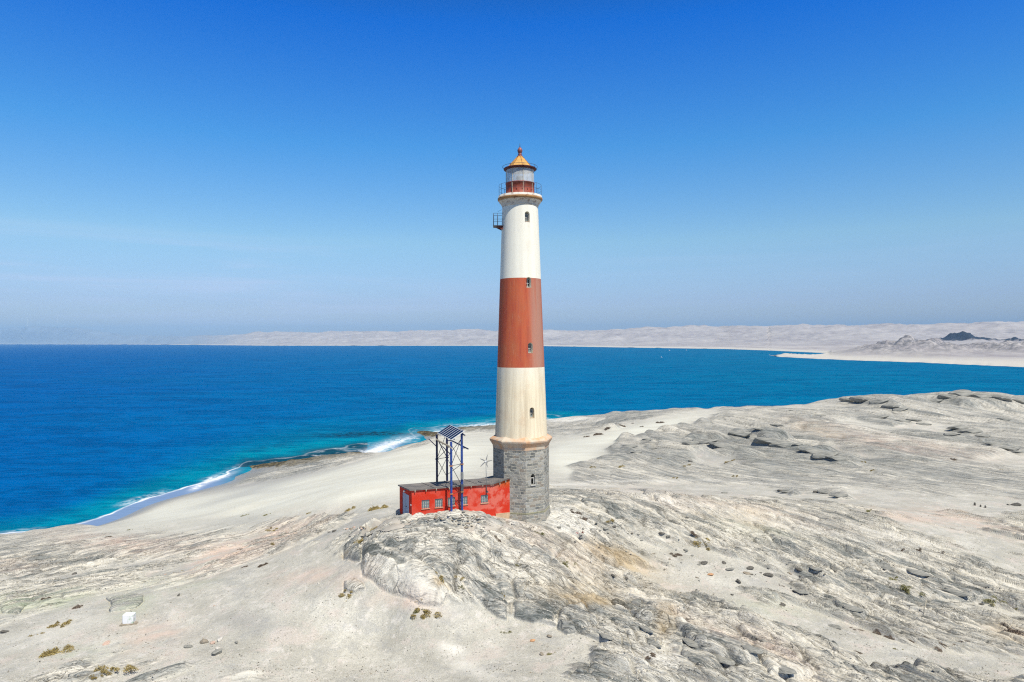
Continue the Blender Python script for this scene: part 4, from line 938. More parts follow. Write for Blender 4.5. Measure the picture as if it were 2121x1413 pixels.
def br(a, za_, b, zb_, nm='brace', mat='iron', r=.02): MB().tube((a[0], a[1], za_), (b[0], b[1], zb_), r, n=6).build(nm, M[mat], st)
zm = PY(935, 965, 47.3)[2]; zlo = PY(935, 1023, 47.3)[2]; zr = 20.95
br(F1, lowz - .3, F2, zm); br(F2, lowz + .1, F1, zm, mat='navy'); br(F1, zm, F2, zr + .1); br(F1, zlo + .4, F2, zm - .1) if False else None
br(F1, zlo, F2, 19.3, mat='iron'); br(F1, zm, F2, zm, 'crossbar'); br(F1, zlo, F2, zlo, 'crossbar', 'rust')
zmb = PY(906, 951, 50.9)[2]
br(B1, lowz - .3, B2, zmb); br(B2, lowz, B1, zmb); br(B1, zmb, B2, zr); br(B2, zmb, B1, zr); br(B1, zmb, B2, zmb, 'crossbar')
br(F1, lowz - .35, B1, zmb, mat='navy'); br(B1, lowz - .4, F1, zm, mat='navy'); br(F2, lowz, B2, zmb, mat='navy'); br(F2, zm, B2, zr + .15)
# panels
up = np.array([0, 0, 1.]); pv = vx * .975 + up * (hiz - lowz); pl_ = np.linalg.norm(pv); pv /= pl_; pn_ = np.cross(ux, pv); pn_ *= np.sign(pn_[2])
o0 = np.array([F1[0], F1[1], lowz]); tot = 3.72; pw = tot / 7
m = MB(); 
for q in (.18, .82): m.bar(o0 + pv * pl_ * q - pn_ * .07 - ux * .1, o0 + pv * pl_ * q - pn_ * .07 + ux * (tot + .1), .06, .06)
m.build('panel_rack', M['navy'], st)
for i in range(7):
    c = o0 + ux * (pw * (i + .5)) + pv * pl_ / 2
    fr = MB().box(c - pn_ * .012, (pw - .012, pl_, .035), (ux, pv, pn_)).build('panel_frame', M['whitep'], st)
    pp = MB().box(c + pn_ * .009, (pw - .12, pl_ - .06, .012), (ux, pv, pn_)).build('solar_panel', M['panel'], fr)
    uvattr(pp, lambda p, co, c=c: (float(np.dot(np.array(co) - c, ux)), float(np.dot(np.array(co) - c, pv)), 0))
# old cream board on arms, left of the frame
bo = PY(934, 927, 46.6); bo2 = bo + ux * 3.75 + np.array([0, 0, .02])
m = MB(); bd = -vx * .45 + up * .5; bd /= np.linalg.norm(bd)
m.box((bo + bo2) / 2, (3.75, .27, .05), (ux, bd, np.cross(ux, bd))); m.build('board', M['cream'], st)
for p in (F1, B1):
    a = np.array([p[0], p[1], bo[2] - .62]); b_ = a - vx * .62 + up * .62; m = MB(); m.bar(a, b_, .06, .06); m.build('arm', M['navy'], st)
q0 = np.array([F2[0], F2[1], 0]) + vx * .30; zq = PY(967, 933, 47)[2]
m = MB(); m.bar(q0 - ux * .55 + up * zq, q0 + ux * 3.9 + up * (zq + .02), .07, .07); m.build('side_rail', M['navy'], st)
for p, z_ in ((F2, zq), (B2, zq)): MB().bar((p[0], p[1], z_), np.array([p[0], p[1], z_]) + vx * .34, .06, .06).build('bracket', M['navy'], st)
MB().bar(np.array([F2[0], F2[1], lowz + .28]) - ux * .45 + vx * .1, np.array([F2[0], F2[1], lowz + .28]) + ux * .3 + vx * .1, .07, .07).build('bracket', M['navy'], st)
MB().box(np.array([F2[0] + .02, F2[1] - .1, PY(957, 985, 48)[2]]), (.16, .16, .5), (ux, vx, up)).build('cable_box', M['grey'], st)
MB().box(np.array([F2[0], F2[1] - .02, PY(957, 1012, 48)[2]]), (.2, .18, .62), (ux, vx, up)).build('cable_box', M['iron'], st)

# ------------------------------------------------------------------ little wind generator
wp = on_front(1007, 1021) + n1_ * .10; wt_top = PY(1006.5, 958, wp[1])
wg = empty('wind_generator', tuple(wp), 'small five-bladed wind generator on a thin pole fixed to the red building', 'wind generator')
MB().tube(wp, wt_top, .028, .022).build('pole', M['grey'], wg)
MB().box(wp + np.array([.03, 0, .1]), (.12, .2, .1), AXF).build('bracket', M['iron'], wg)
hubd = np.array([-.35, -.80, .48]); hubd /= np.linalg.norm(hubd); hc = wt_top + np.array([0, 0, .05])
MB().tube(hc - hubd * .22, hc + hubd * .08, .05, .065, 12).build('hub', M['whitep'], wg)
ua = np.cross(hubd, up); ua /= np.linalg.norm(ua); ub = np.cross(ua, hubd)
for i in range(5):
    a = R(20 + 72 * i); d = ua * math.cos(a) + ub * math.sin(a); t_ = np.cross(d, hubd)
    c = hc + hubd * .05
    vs = [c + d * .04 + t_ * .03, c + d * .04 - t_ * .03, c + d * .52 - t_ * .012, c + d * .52 + t_ * .02, c + d * .25 + t_ * .055 + hubd * .015]
    v2 = [v - hubd * .014 for v in vs]
    MB().add(vs + v2, [(0, 1, 2, 3, 4), (9, 8, 7, 6, 5)] + [(j, 5 + j, 5 + (j + 1) % 5, (j + 1) % 5) for j in range(5)]).build('blade', M['grey'], wg)

# ------------------------------------------------------------------ plants
def mat_leaf(name, c1, c2):
    s = NT(name); oi = s.n('ShaderNodeObjectInfo').outputs['Random']; n_ = s.noise(s.obj(), 7, 3)
    c = s.mix(s.math('ADD', s.math('MULTIPLY', s.maprange(n_, .3, .7), .7), s.math('MULTIPLY', oi, .3)), c1, c2)
    s.pbr(c, .8, spec=.15); return s.m
LG = mat_leaf('golden_scrub_leaves', (.20, .14, .04), (.50, .40, .17)); LB = mat_leaf('brown_cushion_leaves', (.10, .075, .055), (.26, .20, .15)); LO = mat_leaf('olive_scrub_leaves', (.15, .14, .05), (.38, .35, .15))
TW = flat('dry_twigs', (.13, .09, .06), .9)
def scrub_meshes(seed, dense, hgt):
    r = random.Random(seed); vs = []; fs = []; tv = []; tf2 = []
    ncl = 5 if not dense else 9
    cl = [(r.gauss(0, .24), r.gauss(0, .20), r.uniform(.10, .24)) for _ in range(ncl)]
    if not dense: cl = [(r.gauss(0, .22), r.gauss(0, .16), r.uniform(.08, .20)) for _ in range(9)]
    if dense: cl = [(r.uniform(-.32, .32), r.uniform(-.3, .3), r.uniform(.14, .22)) for _ in range(ncl)]
    for (cx, cy, cr_) in cl:
        hh = hgt * r.uniform(.6, 1.1) * (cr_ / .2) ** .6 * .8
        for _ in range(int(40 + (520 if not dense else 900) * cr_)):
            a = r.uniform(0, 2 * PI); q = cr_ * min(1.35, r.random() ** .5 * r.uniform(.7, 1.3)); z = hh * max(.12, 1 - (q / cr_) ** 2) * r.uniform(.25, 1) + .01
            x, y = cx + q * math.cos(a), cy + q * math.sin(a); s_ = r.uniform(.012, .034)
            d1 = Vector((r.gauss(0, 1), r.gauss(0, 1), r.gauss(0, .8))).normalized(); d2 = d1.cross(Vector((r.gauss(0, 1), r.gauss(0, 1), r.gauss(0, 1)))).normalized()
            b = len(vs); c = Vector((x, y, z)); vs += [c - d1 * s_, c + d2 * s_ * .6, c + d1 * s_ * 1.3, c - d2 * s_ * .6]; fs.append((b, b + 1, b + 2, b + 3))
        for _ in range(7):
            a = r.uniform(0, 2 * PI); q = cr_ * r.uniform(.3, 1); b = len(tv); e = Vector((cx + q * math.cos(a), cy + q * math.sin(a), hh * r.uniform(.4, 1.1)))
            tv += [Vector((cx - .008, cy, -.03)), Vector((cx + .008, cy, -.03)), e]; tf2.append((b, b + 1, b + 2))
    me = bpy.data.meshes.new('shrub'); nv_ = len(vs); me.from_pydata([tuple(q) for q in vs + tv], [], fs + [tuple(nv_ + i for i in f) for f in tf2])
    me.polygons.foreach_set('material_index', [0] * len(fs) + [1] * len(tf2)); return me
SV = {}
for key, mat_, dense, hg in (('gold', LG, False, .26), ('brown', LB, True, .20), ('olive', LO, False, .30)):
    for k in range(4):
        me = scrub_meshes({'gold': 11, 'brown': 37, 'olive': 71}[key] + k * 5, dense, hg)
        me.materials.append(mat_); me.materials.append(TW); SV[key, k] = me
def tilt(x, y, w, rz):
    e = max(.25, w * .35); dx = float(HT(x + e, y) - HT(x - e, y)) / (2 * e); dy = float(HT(x, y + e) - HT(x, y - e)) / (2 * e)
    nv = Vector((-dx, -dy, 1)).normalized(); q = Vector((0, 0, 1)).rotation_difference(nv)
    return (q.to_matrix() @ Matrix.Rotation(rz, 3, 'Z')).to_euler()
def bush(px, py, wpx, key, label, group=None, k=None, hs=1.0, elong=1.0):
    p = atz(px, py); w = wpx / FX * p[1]
    k = random.randrange(4) if k is None else k
    o = bpy.data.objects.new('shrub', SV[key, k]); col.objects.link(o)
    o.location = (p[0], p[1], float(HT(p[0], p[1])) - .04); o.rotation_euler = tilt(p[0], p[1], w, random.uniform(-.5, .5)); sc_ = w / .85; o.scale = (sc_, sc_ * .8 * elong, sc_ * .9 * hs)
    tag(o, label, 'shrub', group)
    return o
BU = [
 (108,1355,62,'gold','wide golden scrub bush on sand, largest at the lower left of the photo'),(130,1293,44,'gold','golden scrub bush on the sandy track left of the white painted block'),(70,1316,20,'gold','small round golden bush between two larger ones at the far left'),
 (225,1388,58,'gold','sprawling low golden bush near the bottom edge left of the loose boulders'),(200,1400,30,'gold','smaller golden tuft beside the sprawling bush at the bottom edge'),
 (878,1270,46,'gold','golden bush on open sand just below the huge striped boulder'),(865,1265,20,'olive','olive sprig attached left of the golden bush on open sand'),(910,1195,34,'gold','round golden bush in the hollow right of the huge striped boulder'),
 (720,1232,32,'gold','flat golden bush on sand left of the huge striped boulder'),(750,1118,40,'gold','ochre tuft at the top of the grey outcrop left of the red building'),(860,1248,20,'gold','tiny straggling ochre plant at the foot of the striped boulder'),
 (956,1196,24,'gold','small ochre tuft between the grey outcrop and the blue-grey slab'),(1044,1232,18,'gold','ochre tuft growing between two blue-grey slabs'),(1030,1118,22,'brown','dark brown bush on the outcrop below the lighthouse base'),
 (1074,1170,16,'olive','small olive tuft under the long crack right of the outcrop'),(1175,1168,20,'olive','olive tuft on the slope below the small red marker'),(1118,1104,16,'olive','olive tuft just below the white patch by the tower'),
 (1192,1062,28,'brown','brown bush at the upper edge of the white patch by the tower'),(1206,1074,24,'brown','brown bush just right of another at the edge of the white patch'),(1050,1310,18,'olive','small upright olive tuft on sand left of the orange stone'),
 (1140,1355,22,'olive','small upright olive tuft on sand beside a striped pebble boulder'),(1265,1078,20,'gold','dry yellow tuft among pale slabs right of the tower'),(1458,1125,44,'gold','golden bush in the sand hollow among pale rocks'),
 (1400,1150,26,'brown','reddish brown bush on stones left of the sand hollow'),(1440,1108,24,'brown','reddish brown bush at the top end of the sand hollow'),(1508,1135,8,'gold','tiny yellow tuft alone in the sand hollow'),
 (722,1058,26,'gold','golden bush on pale sand farther left of the red building'),(778,1055,42,'gold','widest golden bush on pale sand close to the red building'),(570,1127,22,'gold','dull golden bush on the grey slope left of the outcrop ridge'),(565,1099,26,'gold','thin golden bush on the grey slope above the ridge'),
 (638,1064,14,'gold','small golden bush left of the pair on pale sand'),(552,1067,16,'olive','small pale bush on the grey bank above the beach'),(504,1069,16,'olive','leftmost small pale bush on the grey bank above the beach'),
 (498,1138,14,'brown','dark upright bush on top of the pinkish ridge'),(508,1174,16,'brown','small brown bush on sand below the pinkish ridge'),(545,1171,26,'brown','larger brown bush on sand below the pinkish ridge'),
 (365,1186,14,'gold','small ochre tuft on grey ground right of centre of the left slope'),(95,1241,24,'brown','reddish brown bush beside the green stained rocks'),(160,1258,28,'brown','reddish brown bush between the green stained rocks and sand'),
 (226,1112,14,'brown','small brown bush on the pale bank above the left beach'),(268,1098,12,'olive','olive bush on the rocks above the left beach'),
 (1850,1202,30,'olive','long olive bush on pale strata at upper right foreground'),(1882,1222,30,'olive','olive bush at the end of a crack in the pale strata'),(1886,1201,8,'olive','tiny olive bush between two long ones on the pale strata'),(2052,1246,34,'olive','olive bush near the right edge below the blue-grey slab'),
 (2104,1258,14,'olive','small olive bush at the extreme right edge on sand'),(1866,1140,16,'brown','brown bush on the pale ledge, left one of three'),(1904,1138,14,'brown','brown bush on the pale ledge, middle one of three'),(1950,1146,18,'brown','brown bush on the pale ledge, right one of three'),
 (2052,1184,12,'gold','thin yellow bush on grey ground near the right edge'),(1755,1245,22,'brown','brown bush on ribbed strata left of the dark crack'),(1800,1058,16,'olive','dark olive bush on the crest of the middle ridge'),
 (1773,1352,26,'brown','brown bush alone on sand below the row of brown cushions'),(1857,1345,16,'olive','olive tuft on sand below the row of brown cushions'),(1350,1358,30,'brown','brown bush on white stone at the bottom, left of the big ledge'),
 (1548,1330,10,'gold','tiny ochre tuft in a joint of the pale ledge'),(2100,1305,44,'brown','large brown bush at the right edge above the cushions'),(1618,1213,14,'brown','small red-brown bush on strata right of the dark stones'),
 (1300,1262,22,'brown','dry dark bush on the ochre stained slope'),(952,1215,14,'olive','faint olive tuft left of the blue-grey slabs'),
 (1226,968,14,'gold','ochre bush left of a pair on the valley floor behind the tower'),(1286,967,16,'gold','ochre bush right of a pair on the valley floor behind the tower'),(1367,876,18,'brown','dark brown bush on the sand crest near the skyline'),
 (1310,878,10,'brown','small dark bush on the crest left of the larger one'),(1400,990,14,'gold','ochre bush on pale ground in the middle of the valley'),(1524,986,14,'gold','ochre bush in the valley below the dark ledges'),
 (1420,965,14,'gold','ochre bush beside the black stone in the valley'),(1790,957,12,'gold','pale round bush on sand below the right ledges'),(1806,975,12,'gold','ochre bush just below the pale round bush'),(1975,952,14,'brown','brown bush on the right plateau'),(2072,973,8,'gold','small bush alone at the right of the plateau'),
 (1365,950,10,'gold','ochre bush at the foot of the grey lumps in the valley'),(1508,957,18,'gold','ochre bush on a pale mound in the valley')]
for b_ in BU: bush(*b_[:5])
for (px, py, w) in [(1290,883,18),(1258,888,14),(1240,900,20),(1215,905,14),(1330,884,12)]:
    bush(px, py, w, 'brown', 'low brown bush in the patch on the far crest behind the tower', 'low brown bushes on the far crest')
for (px, py, w) in [(1778,1290,20),(1812,1288,34),(1838,1293,16),(1775,1304,30),(1820,1306,26),(1866,1309,24),(1833,1320,16),(1850,1321,24),(1900,1316,18),(1890,1327,18),(1928,1324,28),(1950,1325,20),(1954,1333,18),(1948,1342,22),(1976,1338,22),(1995,1325,24),(2012,1326,24)]:
    bush(px, py, w, 'brown', 'brown cushion plant in the row on sand at lower right', 'brown cushion plants in a row', hs=.55, elong=.9)

# ------------------------------------------------------------------ loose stones
def mat_rock(name, c1, c2):
    s = NT(name); P = s.obj(); n1 = s.noise(s.vmul(P, (2, 5, 9)), 1.2, 6, .65, .4); n2 = s.noise(P, 14, 4, .7)
    s.pbr(s.mix(s.maprange(n1, .35, .65), c1, c2), .9, normal=s.bump(s.math('ADD', n1, s.math('MULTIPLY', n2, .5)), .6, .05), spec=.2); return s.m
RM = {'grey': mat_rock('grey_stone', (.16, .16, .14), (.40, .38, .33)), 'dark': mat_rock('dark_stone', (.06, .055, .045), (.19, .175, .15)), 'pale': mat_rock('pale_stone', (.42, .38, .33), (.68, .64, .57)),
      'pink': mat_rock('pink_stone', (.45, .28, .20), (.66, .50, .40)), 'orange': mat_rock('orange_stone', (.48, .24, .10), (.70, .42, .24)), 'brown': mat_rock('brown_stone', (.20, .16, .11), (.38, .33, .26))}
def rock_mesh(seed, colr, flatn=.6):
    r = random.Random(seed); bm = bmesh.new(); bmesh.ops.create_icosphere(bm, subdivisions=3, radius=.5)
    pl = [(Vector((r.gauss(0, 1), r.gauss(0, 1), r.gauss(0, 1))).normalized(), r.uniform(.27, .42)) for _ in range(11)]
    for v in bm.verts:
        for nn, dd_ in pl:
            e = v.co.dot(nn) - dd_
            if e > 0: v.co -= nn * e * .92
        v.co += v.co.normalized() * r.gauss(0, .006)
        v.co.z *= flatn
    me = bpy.data.meshes.new('stone'); bm.to_mesh(me); bm.free(); me.materials.append(RM[colr]); return me
RC = {}
def stone(px, py, wpx, colr, label, group=None, hs=1.0, name='rock', cat='rock', sink=.3):
    p = atz(px, py); w = wpx / FX * p[1]; k = (colr, random.randrange(5))
    if k not in RC: RC[k] = rock_mesh(sum(map(ord, colr)) + k[1] * 31, colr)
    o = bpy.data.objects.new(name, RC[k]); col.objects.link(o); h = .55 * w * hs
    w *= .78; o.scale = (w * 1.25, w * .85, w * hs * .9); o.rotation_euler = (random.uniform(-.25, .25), random.uniform(-.25, .25), random.uniform(0, 6.28))
    o.location = (p[0], p[1], float(HT(p[0], p[1])) + h * (.5 - sink)); return tag(o, label, cat, group)
ST = [(423,1331,22,'brown','dark brown boulder at the left end of the short row on sand',1.0),(440,1333,17,'pink','pinkish boulder in the middle of the short row on sand',1.0),(456,1326,20,'pale','pale boulder at the right end of the short row on sand',.9),
 (390,1341,20,'grey','grey boulder left of the short row on the end of the stained slab',.9),(451,1354,28,'grey','largest loose grey boulder below the short row on sand',1.0),(453,1344,18,'pale','pale flat stone leaning behind the largest loose grey boulder',.6),(490,1332,13,'grey','single upright grey boulder right of the short row',1.1),
 (370,1234,9,'dark','dark upright stone alone on the sandy slope',1.4),(220,1334,20,'pink','flat orange-brown stone on sand near the white block',.5),(10,1310,22,'dark','dark boulder at the left edge of the photo on sand',.8),
 (692,1101,15,'dark','black boulder on the grey slope left of the concrete apron',.7),(682,1103,9,'dark','smaller black boulder touching the one left of the apron',.7),(660,1209,8,'pale','small white stone on sand left of the round rock',.9),
 (1103,1328,15,'orange','round orange stone on sand right of the olive tuft',.9),(1122,1356,14,'brown','striped brown boulder beside the upright olive tuft',1.1),(1138,1319,16,'brown','half buried brown boulder under the blue-grey slab edge',.8),(1471,1191,20,'orange','flat orange stone on gravel right of the ochre slope',.5),
 (1270,1194,14,'dark','dark round boulder with black shade on the ochre slope',1.0),(1297,1200,14,'dark','darkest boulder beside a bush on the ochre slope',1.1),(1315,1012,0,'dark','',1),(1420,1141,13,'grey','grey cube-like boulder on sand below the reddish bush',1.0),(1434,1151,10,'grey','small grey stone right of the cube-like boulder',.7),
 (1458,1168,22,'dark','dark boulder at the left end of the dark stone line',.7),(1448,1170,12,'grey','grey stone at the far left tip of the dark stone line',.7),(1500,1166,14,'dark','small dark stone in the upper part of the dark stone line',.6),(1512,1180,24,'grey','broad grey slab stone in the dark stone line',.5),(1552,1178,20,'dark','dark peaked stone in the dark stone line',.8),(1547,1188,18,'brown','brown stone under the dark peaked stone',.6),
 (1592,1193,24,'dark','dark stone at the right end of the dark stone line',.8),(1530,1206,20,'dark','dark stone on gravel below the dark stone line',.8),(1655,1181,18,'dark','pointed dark stone at the end of the sand flat',.8),(1620,1252,22,'dark','dark low stone among ribbed strata, lower middle right',.5),
 (1517,1232,12,'dark','thin dark stone lying on gravel',.4),(1430,956,11,'dark','black stone in the valley behind the tower',.7),(2104,1047,24,'dark','black rock at the right edge of the middle valley',.8),(2088,1046,10,'dark','black rock left of the one at the right edge',.7),(1918,1069,0,'dark','',1),
 (1615,1018,14,'dark','dark notched rock on the middle ridge crest',1.0),(1690,1020,14,'dark','dark rock at the left tip of the pale crest outcrop',.9),
 (1158,1094,14,'grey','grey stone on the white patch, left one of the pair',.8),(1176,1090,14,'grey','grey stone on the white patch, right one of the pair',.8),(1193,1084,12,'grey','grey stone at the top right of the white patch',.8),
 (1235,1084,12,'grey','slate coloured stone right of the white patch',.5),(1256,1096,14,'grey','rounded slate stone on the slope right of the white patch',.8),(1272,1092,12,'dark','dark stone right of the rounded slate stone',.7),(1289,1088,12,'grey','grey stone at the end of the slate stone line',.7),(1371,1105,16,'dark','long dark stone at the lower right of the pale slabs',.5),(1383,1112,14,'grey','rounded brown-grey stone below the long dark stone',.8),
 (1700,1347,0,'dark','',1),(1858,1382,0,'dark','',1),(1940,1390,20,'grey','grey boulder in the cluster on sand at the bottom right, left one',.8),(1965,1392,18,'dark','dark boulder in the cluster on sand at the bottom right, middle one',.8),(1980,1390,16,'grey','grey boulder in the cluster on sand at the bottom right, right one',1.0),
 (2032,1252,14,'dark','black stone on pale ground near the right edge',.7),(1860,1380,10,'dark','small dark stone on sand at lower right, alone',.7),(233,1155,12,'dark','small dark stone on grey ground, left slope',.6),(153,1189,12,'dark','small dark stone in the hollow of the left slope',.7),
 (2060,1020,0,'dark','',1),(1360,1026,0,'pale','',1),(1062,1086,10,'pale','white lump of plaster at the foot of the stone tower',1.2)]
for s_ in ST:
    if s_[2]: stone(s_[0], s_[1], s_[2], s_[3], s_[4], hs=s_[5])
rr_ = random.Random(5)
def ledge_block(px, py, wpx, colr, label, group, hz_=.17, rz=-.2):
    p = atz(px, py); w = wpx / FX * p[1]; k = (colr + 'L', rr_.randrange(6))
    if k not in RC: RC[k] = rock_mesh(500 + k[1] * 13 + len(colr), colr, 1.0)
    o = bpy.data.objects.new('rock_ledge', RC[k]); col.objects.link(o)
    o.scale = (w * 1.3, w * .62, w * hz_ * 1.5); o.rotation_euler = (rr_.uniform(-.05, .12), rr_.uniform(-.12, .05), rz + rr_.uniform(-.25, .15))
    o.location = (p[0], p[1] + w * .1, float(HT(p[0], p[1])) + w * hz_ * .28); return tag(o, label, 'rock ledge', group)
for (a, b, w_) in [(1428,921,34),(1462,917,48),(1492,924,40),(1530,902,44),(1560,908,40),(1590,918,56),(1618,926,50),(1652,922,22),(1682,937,44),(1712,946,50),(1735,951,36)]:
    ledge_block(a, b, w_, 'grey', 'angular dark grey ledge in the broken band across the valley slope behind the tower', 'dark ledges on the valley slope', .20)
for (a, b, w_) in [(1762,832,34),(1790,831,44),(1822,835,34),(1850,845,34),(1866,851,28),(1938,833,26),(1962,825,34),(1990,820,50),(2030,824,46),(2075,828,48),(2112,834,30)]:
    ledge_block(a, b, w_, 'grey', 'angular grey rock of the jagged crest against the sea at upper right', 'crest rocks against the sea', .26)
for (a, b, w_) in [(1640,851,10),(1612,882,26),(1575,890,22),(1898,872,30),(1915,880,26),(1985,888,40),(2012,896,44),(2036,905,30),(1975,901,30),(2062,921,34),(2088,932,40),(2110,938,26),(1852,897,16),(1822,866,34),(1870,873,26),(1305,925,26),(1318,938,24),(1340,912,22),(1352,930,18),(1500,1022,14),(1712,1021,30),(1738,1028,30),(1628,1020,20),(2080,870,26),(1700,862,20)]:
    ledge_block(a, b, w_, 'grey', 'low grey ledge lying along the strata on the right plateau', 'low ledges on the right plateau', .17)
for (a, b, w_) in [(1438,1336,46),(1500,1372,50),(1560,1350,44),(1625,1392,54),(1338,1306,34),(1356,1338,30),(1660,1228,34),(1764,1262,40),(1838,1178,34),(1900,1188,40),(1980,1232,50),(2030,1214,40),(1256,1322,34),(1690,1180,26),(1730,1300,30)]:
    ledge_block(a, b, w_, 'grey', 'slab of layered grey rock in the right foreground strata', 'slabs in the right foreground', .15, -.75)
for i in range(46):   # heap of building rubble in front of the red wall
    t = rr_.random(); px = rr_.gauss(975, 16); py = rr_.gauss(1077, 6.5)
    stone(px, py, rr_.uniform(5, 13), rr_.choice(['pale', 'pale', 'brown', 'grey']), 'angular stone in the rubble heap in front of the red wall', 'rubble heap in front of the red wall', hs=rr_.uniform(.45, .9), name='rubble_stone', cat='stone', sink=rr_.uniform(-.1, .3))
for i in range(26):
    px = rr_.gauss(925, 22); py = 1073 + (px - 925) * -.12 + rr_.gauss(0, 4)
    stone(px, py, rr_.uniform(6, 13), rr_.choice(['pale', 'pale', 'grey', 'brown']), 'pale stone on the bank left of the rubble heap', 'pale stones on the bank by the red wall', hs=rr_.uniform(.4, .7), name='rubble_stone', cat='stone')
for i in range(16):
    px = 715 + i * 3.0 + rr_.gauss(0, 2); stone(px, 1097 - (px - 715) * .10 + rr_.gauss(0, 1.6), rr_.uniform(5, 10), rr_.choice(['pale', 'pink', 'brown']), 'pale edging stone along the top of the concrete apron', 'edging stones of the apron', hs=.7, name='edging_stone', cat='stone')
for i in range(60):
    px = rr_.uniform(1190, 1420); py = 1085 + (px - 1190) * .33 + rr_.gauss(0, 26)
    if py > 1065: stone(px, py, rr_.uniform(3, 8), rr_.choice(['grey', 'grey', 'dark', 'pale', 'brown']), 'small loose stone scattered on the slope right of the tower', 'small stones on the slope right of the tower', hs=.7, name='loose_stone', cat='stone')
for i in range(40):
    stone(rr_.uniform(1430, 1720), rr_.gauss(1185, 14) + 0, rr_.uniform(3, 9), rr_.choice(['grey', 'dark', 'dark', 'brown']), 'small stone scattered around the dark stone line', 'small stones around the dark stone line', hs=.7, name='loose_stone', cat='stone')
for i in range(30):
    stone(rr_.uniform(60, 640), rr_.uniform(1150, 1400), rr_.uniform(2.5, 6), rr_.choice(['grey', 'dark', 'pale', 'pink']), 'small stone scattered on the left foreground slope', 'small stones on the left foreground slope', hs=.7, name='loose_stone', cat='stone')
# gravel nobody could count
def gravel():
    N = 15000; vs = []; fs = []
    rx = rng.uniform(-60, 2180, N * 3); ry = 1413 - (rng.random(N * 3) ** 1.2) * 350
    cl_ = perlin(rx / 90, ry / 25, 301) + .5 * perlin(rx / 25, ry / 9, 302)
    kp = np.where(cl_ + rng.normal(0, .25, N * 3) > .15)[0][:N]
    ico = [(0, 0, .5), (.5, 0, .1), (.1, .5, 0), (-.45, .1, .05), (0, -.5, .1), (0, 0, -.4)]; fi_ = [(0, 1, 2), (0, 2, 3), (0, 3, 4), (0, 4, 1), (5, 2, 1), (5, 3, 2), (5, 4, 3), (5, 1, 4)]
    # ground position by inverting on a coarse depth table
    for i in kp:
        d = ray(rx[i], ry[i]); lo, hi = 24., 110.
        for _ in range(11):
            m_ = (lo + hi) / 2
            if CAMZ + d[2] * m_ < gz(d[0] * m_, m_): hi = m_
            else: lo = m_
        x, y = d[0] * hi, hi; z = gz(x, y); s_ = random.choice([.03, .04, .05, .07, .10]) * random.uniform(.7, 1.2); a = random.uniform(0, 6.28); b = len(vs)
        for (u, v, w) in ico: vs.append((x + s_ * (u * math.cos(a) - v * math.sin(a)) * random.uniform(.7, 1.3), y + s_ * (u * math.sin(a) + v * math.cos(a)), z + s_ * w * .6))
        fs += [tuple(b + q for q in f) for f in fi_]
    me = bpy.data.meshes.new('gravel'); me.from_pydata(vs, [], fs)
    for k in ('grey', 'dark', 'pale', 'brown'): me.materials.append(RM[k])
    me.polygons.foreach_set('material_index', np.repeat(rng.choice(4, len(kp), p=[.45, .15, .25, .15]), 8).astype(np.int32))
    o = bpy.data.objects.new('gravel', me); col.objects.link(o); tag(o, 'fine loose gravel strewn over the sandy slope', 'gravel', kind='stuff')
_tl = TA; _ql = QA
def gz(x, y):
    t = x / y; i = min(max(int(np.searchsorted(_ql, y)) - 1, 0), len(_ql) - 2); j = min(max(int(np.searchsorted(_tl, t)) - 1, 0), len(_tl) - 2); return float(Z[i, j])
gravel()

# ------------------------------------------------------------------ small built things
p = atz(264, 1293); g_ = empty('painted_block', (p[0], p[1], p[2]), 'white painted square block with green stains standing on sand at lower left', 'marker block')
s_w = 21 / FX * p[1]
ms = NT('whitewash_stained'); nn = ms.noise(ms.obj(), 6, 4, .6); xz = ms.n('ShaderNodeSeparateXYZ'); ms.t.links.new(ms.obj(), xz.inputs[0])
ms.pbr(ms.mix(ms.math('MULTIPLY', ms.maprange(nn, .5, .6), ms.maprange(xz.outputs[0], p[0] - .02, p[0] + .12)), (.80, .79, .78), (.38, .50, .34)), .8)
MB().box((p[0], p[1] + .2, p[2] + s_w * .44), (s_w, s_w * .8, s_w * 1.0), ((.99, .12, 0), (-.12, .99, 0), (0, 0, 1))).build('block', ms.m, g_, bevel=.035)
MB().box((p[0] + s_w * .15, p[1] + .15, p[2] + .0), (s_w * 1.6, s_w * 1.1, .10), ((.99, .12, 0), (-.12, .99, 0), (0, 0, 1))).build('footing', RM['brown'], g_, bevel=.02)
p = atz(1201, 1116); g_ = empty('survey_marker', tuple(p), 'small grey post with red arrow-like vanes on a flat foot near the white patch', 'marker')
hgt_ = 12 / FX * p[1]
MB().tube(p, p + [0, 0, hgt_], .035, .03).build('post', M['grey'], g_)
MB().box(p + [-.02, 0, .02], (.42, .12, .04)).build('foot', M['iron'], g_)
MB().add([p + [-.05, 0, hgt_ - .02], p + [-.26, 0, hgt_ + .05], p + [-.20, .02, hgt_ - .06], p + [-.05, .03, hgt_ - .02], p + [-.26, .03, hgt_ + .05], p + [-.20, .05, hgt_ - .06]], [(0, 1, 2), (5, 4, 3), (0, 3, 4, 1), (1, 4, 5, 2), (2, 5, 3, 0)]).build('vane', flat('marker_red', (.55, .05, .03), .6), g_)
MB().add([p + [.10, 0, hgt_], p + [.30, 0, hgt_ - .02], p + [.20, .02, hgt_ + .12], p + [.10, .03, hgt_], p + [.30, .03, hgt_ - .02], p + [.20, .05, hgt_ + .12]], [(0, 1, 2), (5, 4, 3), (0, 3, 4, 1), (1, 4, 5, 2), (2, 5, 3, 0)]).build('vane', M['rust'], g_)
p = atz(1911, 1276); q = PY(1919, 1243, p[1]); o = MB().tube(p - [0, 0, .1], q, .022, .016).build('thin_pole', M['cream']); tag(o, 'thin bare pole leaning upright in the pale strata at right', 'pole')
